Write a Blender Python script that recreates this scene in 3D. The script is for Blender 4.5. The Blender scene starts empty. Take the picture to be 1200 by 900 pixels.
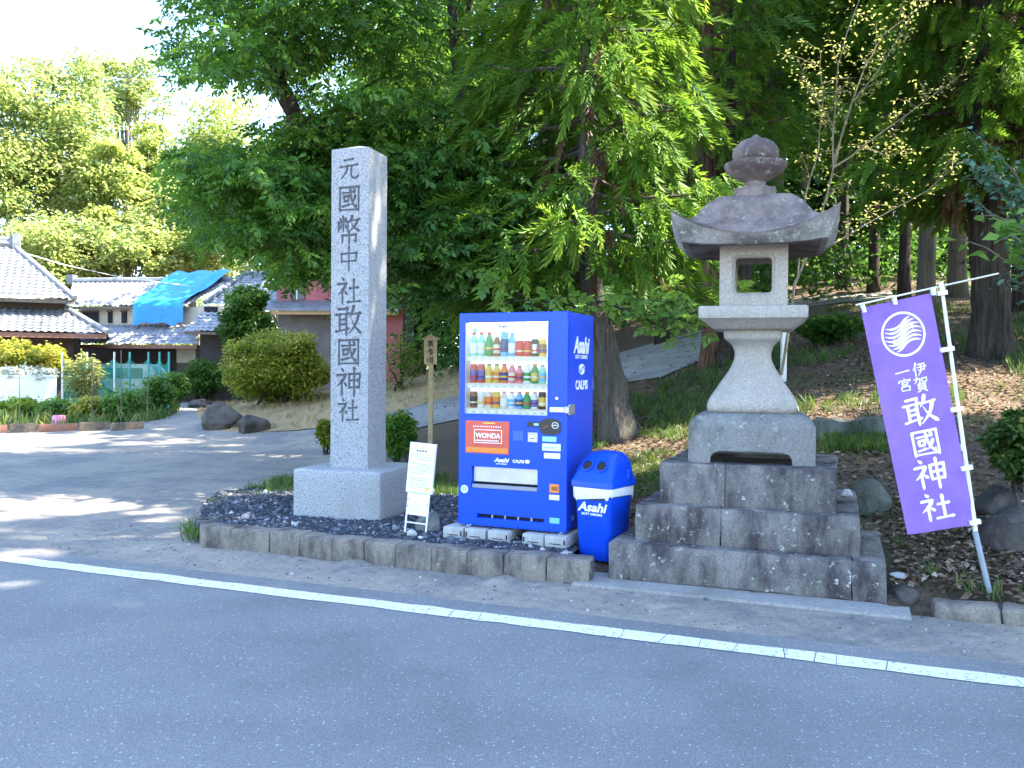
import bpy, bmesh, math, random
import numpy as np
from mathutils import Vector, Matrix, noise
C = bpy.context.scene.collection
SC = bpy.context.scene
PI = math.pi
R = math.radians
rng = np.random.default_rng(7)
random.seed(7)

# ------------------------------------------------------------------ camera
F, PIT, ROL, EYE = 1021.76, .0173133, .00786732, 1.62
cam = bpy.data.cameras.new('camera'); camo = bpy.data.objects.new('camera', cam); C.objects.link(camo)
cam.sensor_width = 36; cam.lens = F/1200*36; cam.clip_end = 3000; cam.clip_start = .05
camo.matrix_world = Matrix.Translation((0, 0, EYE)) @ Matrix.Rotation(PI/2-PIT, 4, 'X') @ Matrix.Rotation(ROL, 4, 'Z')
SC.camera = camo
# ------------------------------------------------------------------ light
SUN_ROT, SUN_EL = 88, 50
w = bpy.data.worlds.new('World'); SC.world = w; w.use_nodes = True
nt = w.node_tree; bg = nt.nodes['Background']
sky = nt.nodes.new('ShaderNodeTexSky'); sky.sky_type = 'NISHITA'; sky.sun_disc = False
sky.sun_elevation = R(SUN_EL); sky.sun_rotation = R(SUN_ROT); sky.dust_density = .6; sky.ozone_density = 2.5
nt.links.new(sky.outputs[0], bg.inputs[0]); bg.inputs[1].default_value = .15
sl = bpy.data.lights.new('sun', 'SUN'); sl.energy = 5.0; sl.angle = R(.5); sl.color = (1, .9, .74)
so = bpy.data.objects.new('sun', sl); C.objects.link(so)
sd = Vector((math.sin(R(SUN_ROT))*math.cos(R(SUN_EL)), math.cos(R(SUN_ROT))*math.cos(R(SUN_EL)), math.sin(R(SUN_EL))))
so.rotation_euler = (-sd).to_track_quat('-Z', 'Y').to_euler()
SC.view_settings.view_transform = 'Standard'; SC.view_settings.look = 'None'
SC.view_settings.gamma = 1; SC.view_settings.use_curve_mapping = False
SC.view_settings.exposure = 2.85
try:
    SC.cycles.max_bounces = 8; SC.cycles.transparent_max_bounces = 12; SC.cycles.use_denoising = True
except Exception: pass

# ------------------------------------------------------------------ pixel -> ray (used to measure where things stand)
def ray(px, py):
    a, b = px-600, py-450
    u = a*math.cos(ROL)+b*math.sin(ROL); v = -a*math.sin(ROL)+b*math.cos(ROL)
    Y = F*math.cos(PIT)-v*math.sin(PIT); Z = -F*math.sin(PIT)-v*math.cos(PIT)
    return u/Y, Z/Y
def at(px, py, z=0.):
    x, q = ray(px, py); t = (z-EYE)/q
    return Vector((x*t, t, z))
def atY(px, py, Y):
    x, q = ray(px, py)
    return Vector((x*Y, Y, EYE+q*Y))
def sst(x, a, b):
    t = np.clip((x-a)/(b-a), 0, 1); return t*t*(3-2*t)
TA, TB = .9304, .3665          # road axis t=(TA,-TB), into the hill s=(TB,TA)
def G(X, Y):
    X = np.asarray(X, float); Y = np.asarray(Y, float)
    s = TB*X+TA*Y; t = TA*X-TB*Y
    s0 = 7.6-.7*sst(t, -1.2, -.1)+.72*np.maximum(0, -(t+1))
    d = s-s0
    d = .5*(d+np.sqrt(d*d+.35))-.12
    d = np.maximum(d, 0)*sst(t, -20, -9)
    h = .2*45*np.tanh(d/45)
    dip = 1-.3*np.exp(-((t+1.86)/.3)**4-((s-6.75)/.75)**4)
    base = .14*dip*sst(s, 6.52, 6.72)*sst(t, -5.2, -3.2)
    far = np.sqrt(X*X+Y*Y)
    h = h*(1-.0*far)
    h = h+.5*np.exp(-((X+6.6)**2+(Y-25.5)**2)/12)
    bump = .04*np.sin(X*1.7+.3*Y)*np.sin(Y*1.3-.5*X)*sst(h, .1, .6)
    return base+h+bump
def g(x, y): return float(G(x, y))
def onG(px, py):
    """the point of the ground seen at a pixel"""
    x, q = ray(px, py); Y = 3.
    while Y < 120:
        if EYE+q*Y <= g(x*Y, Y): break
        Y += .05
    return Vector((x*Y, Y, g(x*Y, Y)))
def RT(t, s, z=0): return Vector((TA*t+TB*s, -TB*t+TA*s, z))

# ------------------------------------------------------------------ materials
def new_mat(name):
    m = bpy.data.materials.new(name); m.use_nodes = True
    return m, m.node_tree, m.node_tree.nodes['Principled BSDF']
def ramp(nt, fac, stops):
    r = nt.nodes.new('ShaderNodeValToRGB'); e = r.color_ramp.elements
    while len(e) < len(stops): e.new(.5)
    for i, (p, c) in enumerate(stops):
        e[i].position = p; e[i].color = (*c, 1) if len(c) == 3 else c
    nt.links.new(fac, r.inputs[0]); return r.outputs[0]
def noi(nt, scale, detail=4, rough=.6, co='Object', stretch=None, kind='noise'):
    if co == 'World': out = nt.nodes.new('ShaderNodeNewGeometry').outputs['Position']
    else: out = nt.nodes.new('ShaderNodeTexCoord').outputs[co]
    if stretch:
        mp = nt.nodes.new('ShaderNodeMapping'); mp.inputs['Scale'].default_value = stretch
        nt.links.new(out, mp.inputs[0]); out = mp.outputs[0]
    if kind == 'vor':
        n = nt.nodes.new('ShaderNodeTexVoronoi'); n.inputs['Scale'].default_value = scale
        nt.links.new(out, n.inputs['Vector']); return n
    n = nt.nodes.new('ShaderNodeTexNoise'); n.inputs['Scale'].default_value = scale
    n.inputs['Detail'].default_value = detail; n.inputs['Roughness'].default_value = rough
    nt.links.new(out, n.inputs['Vector']); return n
def mix(nt, fac, a, b, mode='MIX'):
    m = nt.nodes.new('ShaderNodeMix'); m.data_type = 'RGBA'; m.blend_type = mode
    for k, v in ((0, fac), (6, a), (7, b)):
        if isinstance(v, (int, float)): m.inputs[k].default_value = v
        elif isinstance(v, tuple): m.inputs[k].default_value = (*v, 1)
        else: nt.links.new(v, m.inputs[k])
    return m.outputs[2]
def bump(nt, p, h, strength=.4, dist=.01):
    b = nt.nodes.new('ShaderNodeBump'); b.inputs['Strength'].default_value = strength; b.inputs['Distance'].default_value = dist
    nt.links.new(h, b.inputs['Height']); nt.links.new(b.outputs[0], p.inputs['Normal'])
def plain(name, col, rough=.5, metal=0, var=.12, scale=6, emit=0, spec=.5):
    m, nt, p = new_mat(name)
    n = noi(nt, scale, 5)
    lo = tuple(c*(1-var) for c in col); hi = tuple(min(1, c*(1+var)) for c in col)
    nt.links.new(ramp(nt, n.outputs[0], [(.3, lo), (.7, hi)]), p.inputs['Base Color'])
    p.inputs['Roughness'].default_value = rough; p.inputs['Metallic'].default_value = metal
    p.inputs['Specular IOR Level'].default_value = spec
    if emit:
        p.inputs['Emission Color'].default_value = (*col, 1); p.inputs['Emission Strength'].default_value = emit
    return m
def speckled(name, stops, scale=90, rough=.8, big=None, bs=.4, bd=.004, co='Object', bigscale=1.5):
    """fine grained stone; big = second colour in large stains"""
    m, nt, p = new_mat(name)
    n = noi(nt, scale, 3, .7, co); c = ramp(nt, n.outputs[0], stops)
    if big:
        n2 = noi(nt, bigscale, 6, .65, co)
        f = ramp(nt, n2.outputs[0], [(big[1], (0, 0, 0)), (big[2], (1, 1, 1))])
        c = mix(nt, f, c, big[0])
    nt.links.new(c, p.inputs['Base Color']); p.inputs['Roughness'].default_value = rough
    n3 = noi(nt, scale*.5, 6, .7, co); bump(nt, p, n3.outputs[0], bs, bd)
    return m
def old_stone(name, base, dark, lichen, stain=(.46, .62), lich=(.62, .68), sc=2.2):
    """weathered stone: grain, dark streaked stain, lichen spots"""
    m, nt, p = new_mat(name)
    gr = noi(nt, 70, 3, .7, 'World'); c = ramp(nt, gr.outputs[0], [(.3, tuple(x*.7 for x in base)), (.7, tuple(min(1, x*1.25) for x in base))])
    n = noi(nt, sc, 7, .7, 'World', (1, 1, .45)); f = ramp(nt, n.outputs[0], [(stain[0], (0, 0, 0)), (stain[1], (1, 1, 1))])
    c = mix(nt, f, c, dark)
    l = noi(nt, 13, 7, .8, 'World'); f2 = ramp(nt, l.outputs[0], [(lich[0], (0, 0, 0)), (lich[1], (1, 1, 1))])
    c = mix(nt, f2, c, lichen)
    nt.links.new(c, p.inputs['Base Color']); p.inputs['Roughness'].default_value = .92; p.inputs['Specular IOR Level'].default_value = .2
    h = noi(nt, 28, 8, .75, 'World'); bump(nt, p, h.outputs[0], .8, .014)
    return m
def leafmat(name, stops, trans=.4, rough=.45):
    m, nt, p = new_mat(name)
    a = nt.nodes.new('ShaderNodeAttribute'); a.attribute_name = 'tint'
    c = ramp(nt, a.outputs['Fac'], stops)
    nt.links.new(c, p.inputs['Base Color']); p.inputs['Roughness'].default_value = rough; p.inputs['Specular IOR Level'].default_value = .35
    t = nt.nodes.new('ShaderNodeBsdfTranslucent')
    tc = mix(nt, 1.0, c, (1.0, 1.0, .55), 'MULTIPLY'); g_ = nt.nodes.new('ShaderNodeGamma'); g_.inputs[1].default_value = .8
    nt.links.new(tc, g_.inputs[0]); nt.links.new(g_.outputs[0], t.inputs[0])
    mx = nt.nodes.new('ShaderNodeMixShader'); mx.inputs[0].default_value = trans
    nt.links.new(p.outputs[0], mx.inputs[1]); nt.links.new(t.outputs[0], mx.inputs[2])
    nt.links.new(mx.outputs[0], nt.nodes['Material Output'].inputs[0])
    return m
def barkmat(name, a, b, moss=None):
    m, nt, p = new_mat(name)
    n = noi(nt, 5.2, 9, .8, 'World', (3.4, 3.4, .24)); c = ramp(nt, n.outputs[0], [(.4, a), (.6, b)])
    if moss:
        n2 = noi(nt, 1.6, 5, .7, 'World'); c = mix(nt, ramp(nt, n2.outputs[0], [(.5, (0, 0, 0)), (.66, (1, 1, 1))]), c, moss)
    nt.links.new(c, p.inputs['Base Color']); p.inputs['Roughness'].default_value = .95; p.inputs['Specular IOR Level'].default_value = .2
    bump(nt, p, n.outputs[0], 1.0, .09)
    return m
M = {}
# ------------------------------------------------------------------ tagging and building
def tag(o, label=None, cat=None, group=None, kind=None):
    if label: o['label'] = label
    if cat: o['category'] = cat
    if group: o['group'] = group
    if kind: o['kind'] = kind
    return o
def empty(name, loc=(0, 0, 0), rz=0., label=None, cat=None, group=None, kind=None):
    o = bpy.data.objects.new(name, None); C.objects.link(o); o.empty_display_size = .1
    o.location = loc; o.rotation_euler = (0, 0, rz)
    return tag(o, label, cat, group, kind)
def link(name, me, mat, parent=None, **kw):
    o = bpy.data.objects.new(name, me); C.objects.link(o)
    if mat is not None:
        for mm in (mat if isinstance(mat, (list, tuple)) else [mat]): me.materials.append(mm)
    if parent: o.parent = parent
    return tag(o, **kw)
class MB:
    def __init__(s): s.v = []; s.f = []; s.m = []; s.cur = 0
    def add(s, vs, fs):
        k = len(s.v); s.v += [tuple(v) for v in vs]; s.f += [tuple(i+k for i in f) for f in fs]; s.m += [s.cur]*len(fs)
    def box(s, x0, x1, y0, y1, z0, z1, M4=None):
        vs = [Vector((x, y, z)) for x in (x0, x1) for y in (y0, y1) for z in (z0, z1)]
        if M4 is not None: vs = [M4 @ v for v in vs]
        s.add(vs, [(0, 1, 3, 2), (4, 6, 7, 5), (0, 4, 5, 1), (2, 3, 7, 6), (0, 2, 6, 4), (1, 5, 7, 3)])
    def bar(s, a, b, wx, wy):
        a = Vector(a); b = Vector(b); d = b-a; q = d.to_track_quat('Z', 'Y').to_matrix().to_4x4()
        s.box(-wx/2, wx/2, -wy/2, wy/2, 0, d.length, Matrix.Translation(a) @ q)
    def tube(s, pts, rad, n=8, cap=True, jit=0., seed=0):
        pts = [Vector(p) for p in pts]; k = len(s.v); up = Vector((.31, .17, .93)).normalized(); r0 = []
        for i, p in enumerate(pts):
            d = (pts[min(i+1, len(pts)-1)]-pts[max(i-1, 0)]).normalized()
            a = d.cross(Vector((0, 1, 0)) if abs(d.y) < .9 else Vector((1, 0, 0))).normalized(); b = d.cross(a)
            r = rad[i] if hasattr(rad, '__len__') else rad
            for j in range(n):
                th = 2*PI*j/n; rr = r
                if jit: rr = r*(1+jit*noise.noise(Vector((math.cos(th)*2.2+seed, math.sin(th)*2.2, i*.35+seed))))
                s.v.append(tuple(p+rr*(math.cos(th)*a+math.sin(th)*b)))
        for i in range(len(pts)-1):
            for j in range(n):
                s.f.append((k+i*n+j, k+i*n+(j+1) % n, k+(i+1)*n+(j+1) % n, k+(i+1)*n+j)); s.m.append(s.cur)
        if cap:
            s.f.append(tuple(k+j for j in range(n))[::-1]); s.f.append(tuple(k+(len(pts)-1)*n+j for j in range(n))); s.m += [s.cur]*2
    def lathe(s, prof, n=24, c=(0, 0, 0), wob=None):
        k = len(s.v)
        for r, z in prof:
            for j in range(n):
                th = 2*PI*j/n; rr = r*(wob(th, z) if wob else 1)
                s.v.append((c[0]+rr*math.cos(th), c[1]+rr*math.sin(th), c[2]+z))
        for i in range(len(prof)-1):
            for j in range(n):
                s.f.append((k+i*n+j, k+i*n+(j+1) % n, k+(i+1)*n+(j+1) % n, k+(i+1)*n+j)); s.m.append(s.cur)
        s.f.append(tuple(k+j for j in range(n))[::-1]); s.f.append(tuple(k+(len(prof)-1)*n+j for j in range(n))); s.m += [s.cur]*2
    def rings(s, rings_, cap=True):
        n = len(rings_[0]); k = len(s.v)
        for r in rings_: s.v += [tuple(p) for p in r]
        for i in range(len(rings_)-1):
            for j in range(n):
                s.f.append((k+i*n+j, k+i*n+(j+1) % n, k+(i+1)*n+(j+1) % n, k+(i+1)*n+j)); s.m.append(s.cur)
        if cap:
            s.f.append(tuple(k+j for j in range(n))[::-1]); s.f.append(tuple(k+(len(rings_)-1)*n+j for j in range(n))); s.m += [s.cur]*2
    def mesh(s, name, smooth=False, bevel=0, seg=1, angle=35):
        me = bpy.data.meshes.new(name); me.from_pydata(s.v, [], s.f); me.polygons.foreach_set('material_index', s.m)
        bm = bmesh.new(); bm.from_mesh(me)
        if bevel:
            ed = [e for e in bm.edges if len(e.link_faces) == 2 and e.calc_face_angle(0) > R(40)]
            bmesh.ops.bevel(bm, geom=ed, offset=bevel, segments=seg, profile=.5, affect='EDGES', clamp_overlap=True)
        bmesh.ops.recalc_face_normals(bm, faces=bm.faces)
        bm.to_mesh(me); bm.free()
        if smooth:
            me.polygons.foreach_set('use_smooth', [True]*len(me.polygons))
            try: me.set_sharp_from_angle(angle=R(angle))
            except Exception: pass
        me.update(); return me
    def build(s, name, mat, parent=None, smooth=False, bevel=0, seg=1, angle=35, **kw):
        return link(name, s.mesh(name, smooth, bevel, seg, angle), mat, parent, **kw)
def npmesh(name, V, Fs, tint=None, smooth=False):
    """mesh from numpy arrays, Fs a list of face arrays (triangles, quads)"""
    me = bpy.data.meshes.new(name); V = np.asarray(V, np.float32).reshape(-1, 3)
    Fs = [np.asarray(f, np.int32) for f in Fs if len(f)]
    me.vertices.add(len(V)); me.vertices.foreach_set('co', V.ravel())
    loops = np.concatenate([f.ravel() for f in Fs]); me.loops.add(len(loops)); me.loops.foreach_set('vertex_index', loops)
    tot = np.concatenate([np.full(len(f), f.shape[1], np.int32) for f in Fs]); st = np.concatenate([[0], np.cumsum(tot)[:-1]]).astype(np.int32)
    me.polygons.add(len(tot)); me.polygons.foreach_set('loop_start', st)
    if smooth: me.polygons.foreach_set('use_smooth', np.ones(len(tot), bool))
    if tint is not None:
        a = me.attributes.new('tint', 'FLOAT', 'POINT'); a.data.foreach_set('value', np.asarray(tint, np.float32))
    me.update(calc_edges=True); return me
def scatter(name, T, TF, pos, rot, scl, tint, ttint=None):
    """copies of the template (T verts, TF list of face arrays) at pos with rotation matrices, merged into one mesh"""
    T = np.asarray(T, float); N = len(pos); k = len(T)
    V = np.einsum('nij,kj->nki', rot, T)*np.asarray(scl).reshape(N, 1, 1)+np.asarray(pos)[:, None, :]
    off = (np.arange(N)*k)[:, None, None]
    Fs = [(np.asarray(f)[None]+off).reshape(-1, np.asarray(f).shape[1]) for f in TF]
    tt = np.repeat(np.asarray(tint), k)
    if ttint is not None: tt = tt+np.tile(ttint, N)
    return npmesh(name, V.reshape(-1, 3), Fs, tt)
def rotm(az, pitch, roll):
    """x axis turned to azimuth az, lifted by pitch, rolled about itself"""
    ca, sa, cp, sp, cr, sr = np.cos(az), np.sin(az), np.cos(pitch), np.sin(pitch), np.cos(roll), np.sin(roll)
    z = np.zeros_like(ca)
    Rz = np.stack([np.stack([ca, -sa, z], -1), np.stack([sa, ca, z], -1), np.stack([z, z, z+1], -1)], -2)
    Ry = np.stack([np.stack([cp, z, -sp], -1), np.stack([z, z+1, z], -1), np.stack([sp, z, cp], -1)], -2)
    Rx = np.stack([np.stack([z+1, z, z], -1), np.stack([z, cr, -sr], -1), np.stack([z, sr, cr], -1)], -2)
    return Rz @ Ry @ Rx
def drape(name, poly, dz, mat, step=.5, kind='structure', parent=None, edge_noise=0):
    """a sheet laid on the ground inside the outline poly (world XY)"""
    bm = bmesh.new(); P = [Vector((p[0], p[1], 0)) for p in poly]
    if edge_noise:
        Q = []
        for i, p in enumerate(P):
            q = P[(i+1) % len(P)]; n = max(1, int((q-p).length/(.25 if edge_noise < .2 else .5)))
            for j in range(n):
                v = p.lerp(q, j/n); e = noise.noise_vector(v*1.3)*edge_noise+noise.noise_vector(v*5)*edge_noise*.4; Q.append(v+Vector((e.x, e.y, 0)))
        P = Q
    bm.faces.new([bm.verts.new(p) for p in P]); bmesh.ops.triangulate(bm, faces=bm.faces)
    xs = [p.x for p in P]; ys = [p.y for p in P]
    for ax, lo, hi in ((0, min(xs), max(xs)), (1, min(ys), max(ys))):
        v = lo+step
        while v < hi:
            n = (1, 0, 0) if ax == 0 else (0, 1, 0); co = (v, 0, 0) if ax == 0 else (0, v, 0)
            bmesh.ops.bisect_plane(bm, geom=bm.verts[:]+bm.edges[:]+bm.faces[:], plane_co=co, plane_no=n); v += step
    for v in bm.verts: v.co.z = g(v.co.x, v.co.y)+dz
    bmesh.ops.recalc_face_normals(bm, faces=bm.faces)
    for f in bm.faces:
        if f.normal.z < 0: f.normal_flip()
    me = bpy.data.meshes.new(name); bm.to_mesh(me); bm.free()
    return link(name, me, mat, parent, kind=kind)
def rock_mesh(name, sx, sy, sz, seed, sub=3, amp=.22, sharp=1.):
    bm = bmesh.new(); bmesh.ops.create_icosphere(bm, subdivisions=sub, radius=1)
    o = Vector((seed*3.7, seed*1.3, seed*.7))
    for v in bm.verts:
        n = v.co.normalized(); p = n.copy()
        for q in range(3):
            pl = noise.random_unit_vector() if False else Vector((math.sin(seed*2.1+q*2.4), math.cos(seed*1.7+q*1.9), math.sin(seed+q)*.8)).normalized()
            d = p.dot(pl)
            if d > .72: p -= pl*(d-.72)*sharp
        p *= 1+amp*noise.fractal(n*1.3+o, .9, 2.1, 4)
        v.co = Vector((p.x*sx, p.y*sy, p.z*sz))
    me = bpy.data.meshes.new(name); bm.to_mesh(me); bm.free()
    return me

# ------------------------------------------------------------------ material library
M['asphalt'] = None
m, nt, p = new_mat('asphalt'); M['asphalt'] = m
n1 = noi(nt, 110, 3, .85, 'World'); c = ramp(nt, n1.outputs[0], [(.3, (.11, .11, .11)), (.5, (.185, .185, .185)), (.68, (.28, .28, .275))])
vo = noi(nt, 62, kind='vor', co='World'); sp = nt.nodes.new('ShaderNodeSeparateColor'); nt.links.new(vo.outputs['Color'], sp.inputs[0])
fl = nt.nodes.new('ShaderNodeMath'); fl.operation = 'MULTIPLY'; nt.links.new(ramp(nt, sp.outputs[0], [(.9, (0, 0, 0)), (.94, (1, 1, 1))]), fl.inputs[0]); nt.links.new(ramp(nt, vo.outputs['Distance'], [(.25, (1, 1, 1)), (.42, (0, 0, 0))]), fl.inputs[1])
c = mix(nt, fl.outputs[0], c, (.42, .42, .405))
n2 = noi(nt, .7, 6, .6, 'World'); c = mix(nt, 1.0, c, ramp(nt, n2.outputs[0], [(.3, (.74, .74, .75)), (.5, (1, 1, 1)), (.7, (1.16, 1.14, 1.1))]), 'MULTIPLY')
n4 = noi(nt, .35, 3, .5, 'World', (.25, 1.6, 1)); c = mix(nt, 1.0, c, ramp(nt, n4.outputs[0], [(.35, (.86, .86, .87)), (.65, (1.1, 1.1, 1.09))]), 'MULTIPLY')
nt.links.new(c, p.inputs['Base Color']); p.inputs['Roughness'].default_value = .85; p.inputs['Specular IOR Level'].default_value = .3
bump(nt, p, n1.outputs[0], .5, .006)
m, nt, p = new_mat('dusty_paving'); M['dusty'] = m
n1 = noi(nt, 95, 4, .85, 'World'); c = ramp(nt, n1.outputs[0], [(.3, (.15, .13, .105)), (.55, (.31, .272, .222)), (.72, (.46, .415, .35))])
n2 = noi(nt, .7, 9, .75, 'World'); c = mix(nt, ramp(nt, n2.outputs[0], [(.44, (0, 0, 0)), (.58, (.8, .8, .8))]), c, ramp(nt, n1.outputs[0], [(.3, (.085, .085, .09)), (.7, (.2, .2, .2))]))
n3 = noi(nt, 2.4, 9, .8, 'World'); c = mix(nt, ramp(nt, n3.outputs[0], [(.54, (0, 0, 0)), (.68, (.55, .55, .55))]), c, (.42, .38, .325))
n5 = noi(nt, 11, 8, .85, 'World'); c = mix(nt, 1.0, c, ramp(nt, n5.outputs[0], [(.35, (.72, .72, .72)), (.5, (1, 1, 1)), (.68, (1.22, 1.2, 1.17))]), 'MULTIPLY')
nt.links.new(c, p.inputs['Base Color']); p.inputs['Roughness'].default_value = .95; bump(nt, p, n1.outputs[0], .6, .008)
m, nt, p = new_mat('lane_asphalt'); M['lane'] = m
n1 = noi(nt, 60, 3, .8, 'World'); c = ramp(nt, n1.outputs[0], [(.3, (.2, .195, .185)), (.7, (.32, .31, .295))]); ln2 = noi(nt, 1.1, 8, .75, 'World'); c = mix(nt, ramp(nt, ln2.outputs[0], [(.45, (0, 0, 0)), (.65, (.8, .8, .8))]), c, (.13, .125, .115)); ln3 = noi(nt, 5, 8, .8, 'World'); c = mix(nt, ramp(nt, ln3.outputs[0], [(.58, (0, 0, 0)), (.7, (.6, .6, .6))]), c, (.1, .075, .05))  # pale base with dark blotches, sun dapples put into the lane's colour
nt.links.new(c, p.inputs['Base Color']); p.inputs['Roughness'].default_value = .9; bump(nt, p, n1.outputs[0], .4, .006)
m, nt, p = new_mat('line_paint'); M['line'] = m
n1 = noi(nt, 34, 8, .8, 'World'); c = ramp(nt, n1.outputs[0], [(.395, (.2, .2, .2)), (.44, (.66, .66, .64)), (.6, (.8, .8, .78))])
nt.links.new(c, p.inputs['Base Color']); p.inputs['Roughness'].default_value = .7
m, nt, p = new_mat('earth'); M['earth'] = m
n1 = noi(nt, 26, 6, .8, 'World'); soil = ramp(nt, n1.outputs[0], [(.3, (.05, .034, .022)), (.5, (.12, .08, .05)), (.7, (.22, .16, .105))])
n2 = noi(nt, .5, 6, .7, 'World'); c = mix(nt, ramp(nt, n2.outputs[0], [(.55, (0, 0, 0)), (.68, (.8, .8, .8))]), soil, ramp(nt, n1.outputs[0], [(.3, (.035, .055, .015)), (.7, (.09, .12, .04))]))
nt.links.new(c, p.inputs['Base Color']); p.inputs['Roughness'].default_value = 1; bump(nt, p, n1.outputs[0], 1, .04)
M['straw'] = speckled('dry_grass_ground', [(.3, (.24, .15, .065)), (.7, (.48, .34, .17))], 30, 1., ((.16, .13, .05), .55, .7), .8, .03, 'World', .8)
M['granite'] = speckled('pale_granite', [(.36, (.11, .112, .118)), (.46, (.29, .295, .3)), (.62, (.365, .37, .375)), (.75, (.52, .52, .52))], 75, .72, ((.23, .225, .21), .52, .8), .15, .002)
M['lantern_pale'] = old_stone('lantern_pale_stone', (.40, .36, .305), (.24, .215, .185), (.47, .44, .39), (.5, .75), (.66, .76))
M['lantern_mid'] = old_stone('lantern_mossy_stone', (.23, .225, .21), (.1, .105, .095), (.38, .39, .35), (.47, .62), (.58, .64))
M['lantern_dark'] = old_stone('lantern_dark_stone', (.24, .19, .165), (.105, .08, .075), (.4, .38, .32), (.40, .6), (.58, .66), 3.2)
M['step'] = old_stone('step_stone', (.215, .198, .182), (.058, .049, .052), (.5, .5, .47), (.40, .6), (.595, .64), 3.4)
M['kerbstone'] = old_stone('kerb_stone', (.23, .2, .165), (.085, .072, .07), (.38, .36, .31), (.45, .62), (.6, .68), 4)
M['rock'] = old_stone('boulder_stone', (.12, .105, .09), (.04, .036, .036), (.26, .25, .21), (.42, .6), (.64, .7), 1.8)
M['rock_green'] = old_stone('mossy_stone', (.14, .145, .13), (.045, .055, .035), (.28, .29, .24), (.42, .62), (.64, .72), 2)
M['old_concrete'] = speckled('old_concrete', [(.3, (.2, .195, .185)), (.7, (.34, .33, .31))], 50, .95, ((.2, .19, .17), .45, .65), .5, .006, 'World', 2)
M['concrete'] = speckled('concrete', [(.3, (.30, .30, .295)), (.7, (.5, .5, .49))], 40, .9, ((.3, .3, .29), .45, .7), .4, .006)
M['gravel'] = speckled('dark_gravel_bed', [(.3, (.03, .035, .045)), (.6, (.08, .09, .11)), (.75, (.2, .21, .23))], 45, .9, ((.08, .08, .075), .5, .7), .9, .02, 'World')
M['blue'] = plain('blue_paint', (.002, .062, .6), .3, 0, .06, 3, 0, .35)
M['blue_plastic'] = plain('blue_plastic', (.002, .058, .56), .38, 0, .1, 5, 0, .35)
M['black'] = plain('black_plastic', (.02, .02, .022), .4)
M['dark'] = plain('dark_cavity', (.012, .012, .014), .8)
M['grey_metal'] = plain('grey_metal', (.42, .43, .45), .35, .7)
M['chrome'] = plain('chrome', (.7, .7, .7), .18, 1)
M['white_metal'] = plain('white_metal', (.78, .79, .8), .45)
M['white'] = plain('white_print', (.8, .8, .8), .55, 0, .03)
M['offwhite'] = plain('offwhite', (.72, .72, .7), .5, 0, .06)
M['panel_lit'] = plain('lit_display_back', (.82, .87, .9), .5, 0, .02, 3, .11)
M['led'] = plain('display_lamp', (.9, .97, 1), .5, 0, 0, 3, 1.2)
M['red'] = plain('red_print', (.62, .035, .02), .45, 0, .1); M['red_pale'] = plain('faded_red_print', (.6, .09, .05), .5, 0, .25, 4)
M['orange'] = plain('orange_print', (.75, .22, .03), .5, 0, .1); M['yellow'] = plain('yellow_print', (.75, .5, .08), .5)
M['green'] = plain('green_print', (.03, .3, .08), .4); M['mint'] = plain('mint_print', (.3, .65, .5), .5)
M['cyan'] = plain('pale_blue_print', (.15, .45, .75), .4); M['pink'] = plain('pink_print', (.75, .25, .3), .4)
M['tea'] = plain('tea_brown', (.28, .11, .03), .3); M['cream'] = plain('cream_print', (.75, .66, .5), .4)
M['purple_print'] = plain('purple_print', (.16, .12, .38), .4); M['silver'] = plain('silver_can', (.55, .56, .6), .3, .6)
M['navy'] = plain('navy_print', (.02, .04, .2), .4); M['grey_print'] = plain('grey_print', (.25, .26, .3), .6)
m, nt, p = new_mat('banner_cloth'); M['cloth'] = m
n1 = noi(nt, 5, 4); nt.links.new(ramp(nt, n1.outputs[0], [(.3, (.21, .115, .39)), (.7, (.27, .155, .48))]), p.inputs['Base Color']); p.inputs['Roughness'].default_value = .8
p.inputs['Specular IOR Level'].default_value = .15
M['pole_white'] = plain('cream_pole', (.72, .7, .58), .4); M['pvc'] = plain('grey_pipe', (.25, .29, .32), .5)
M['wood_new'] = speckled('pale_wood', [(.3, (.42, .3, .16)), (.7, (.58, .44, .26))], 12, .75, None, .2, .004)
M['wood_old'] = speckled('old_wood', [(.3, (.08, .06, .045)), (.7, (.2, .16, .12))], 10, .9, None, .3, .01)
M['ink'] = plain('black_ink', (.02, .018, .016), .7)
M['bag'] = plain('white_bin_bag', (.75, .77, .82), .35, 0, .06)
m, nt, p = new_mat('display_glass'); M['glass'] = m
tr = nt.nodes.new('ShaderNodeBsdfTransparent'); tr.inputs[0].default_value = (.96, .98, .98, 1); gl = nt.nodes.new('ShaderNodeBsdfGlossy'); gl.inputs['Roughness'].default_value = .02
fr = nt.nodes.new('ShaderNodeFresnel'); fr.inputs[0].default_value = 1.3; mx = nt.nodes.new('ShaderNodeMixShader')
nt.links.new(fr.outputs[0], mx.inputs[0]); nt.links.new(tr.outputs[0], mx.inputs[1]); nt.links.new(gl.outputs[0], mx.inputs[2]); nt.links.new(mx.outputs[0], nt.nodes['Material Output'].inputs[0])
M['zelkova'] = leafmat('broad_leaf', [(0, (.026, .085, .014)), (.5, (.075, .19, .022)), (.85, (.15, .28, .03)), (1, (.3, .36, .04))], .5)
M['darkleaf'] = leafmat('dark_leaf', [(0, (.024, .075, .014)), (.6, (.065, .165, .022)), (1, (.17, .26, .035))], .48)
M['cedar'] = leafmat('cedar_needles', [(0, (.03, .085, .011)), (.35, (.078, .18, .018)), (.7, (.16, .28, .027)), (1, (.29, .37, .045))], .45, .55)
M['cedar_dead'] = leafmat('cedar_needles_dry', [(0, (.07, .042, .024)), (1, (.2, .125, .06))], .25)
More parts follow.
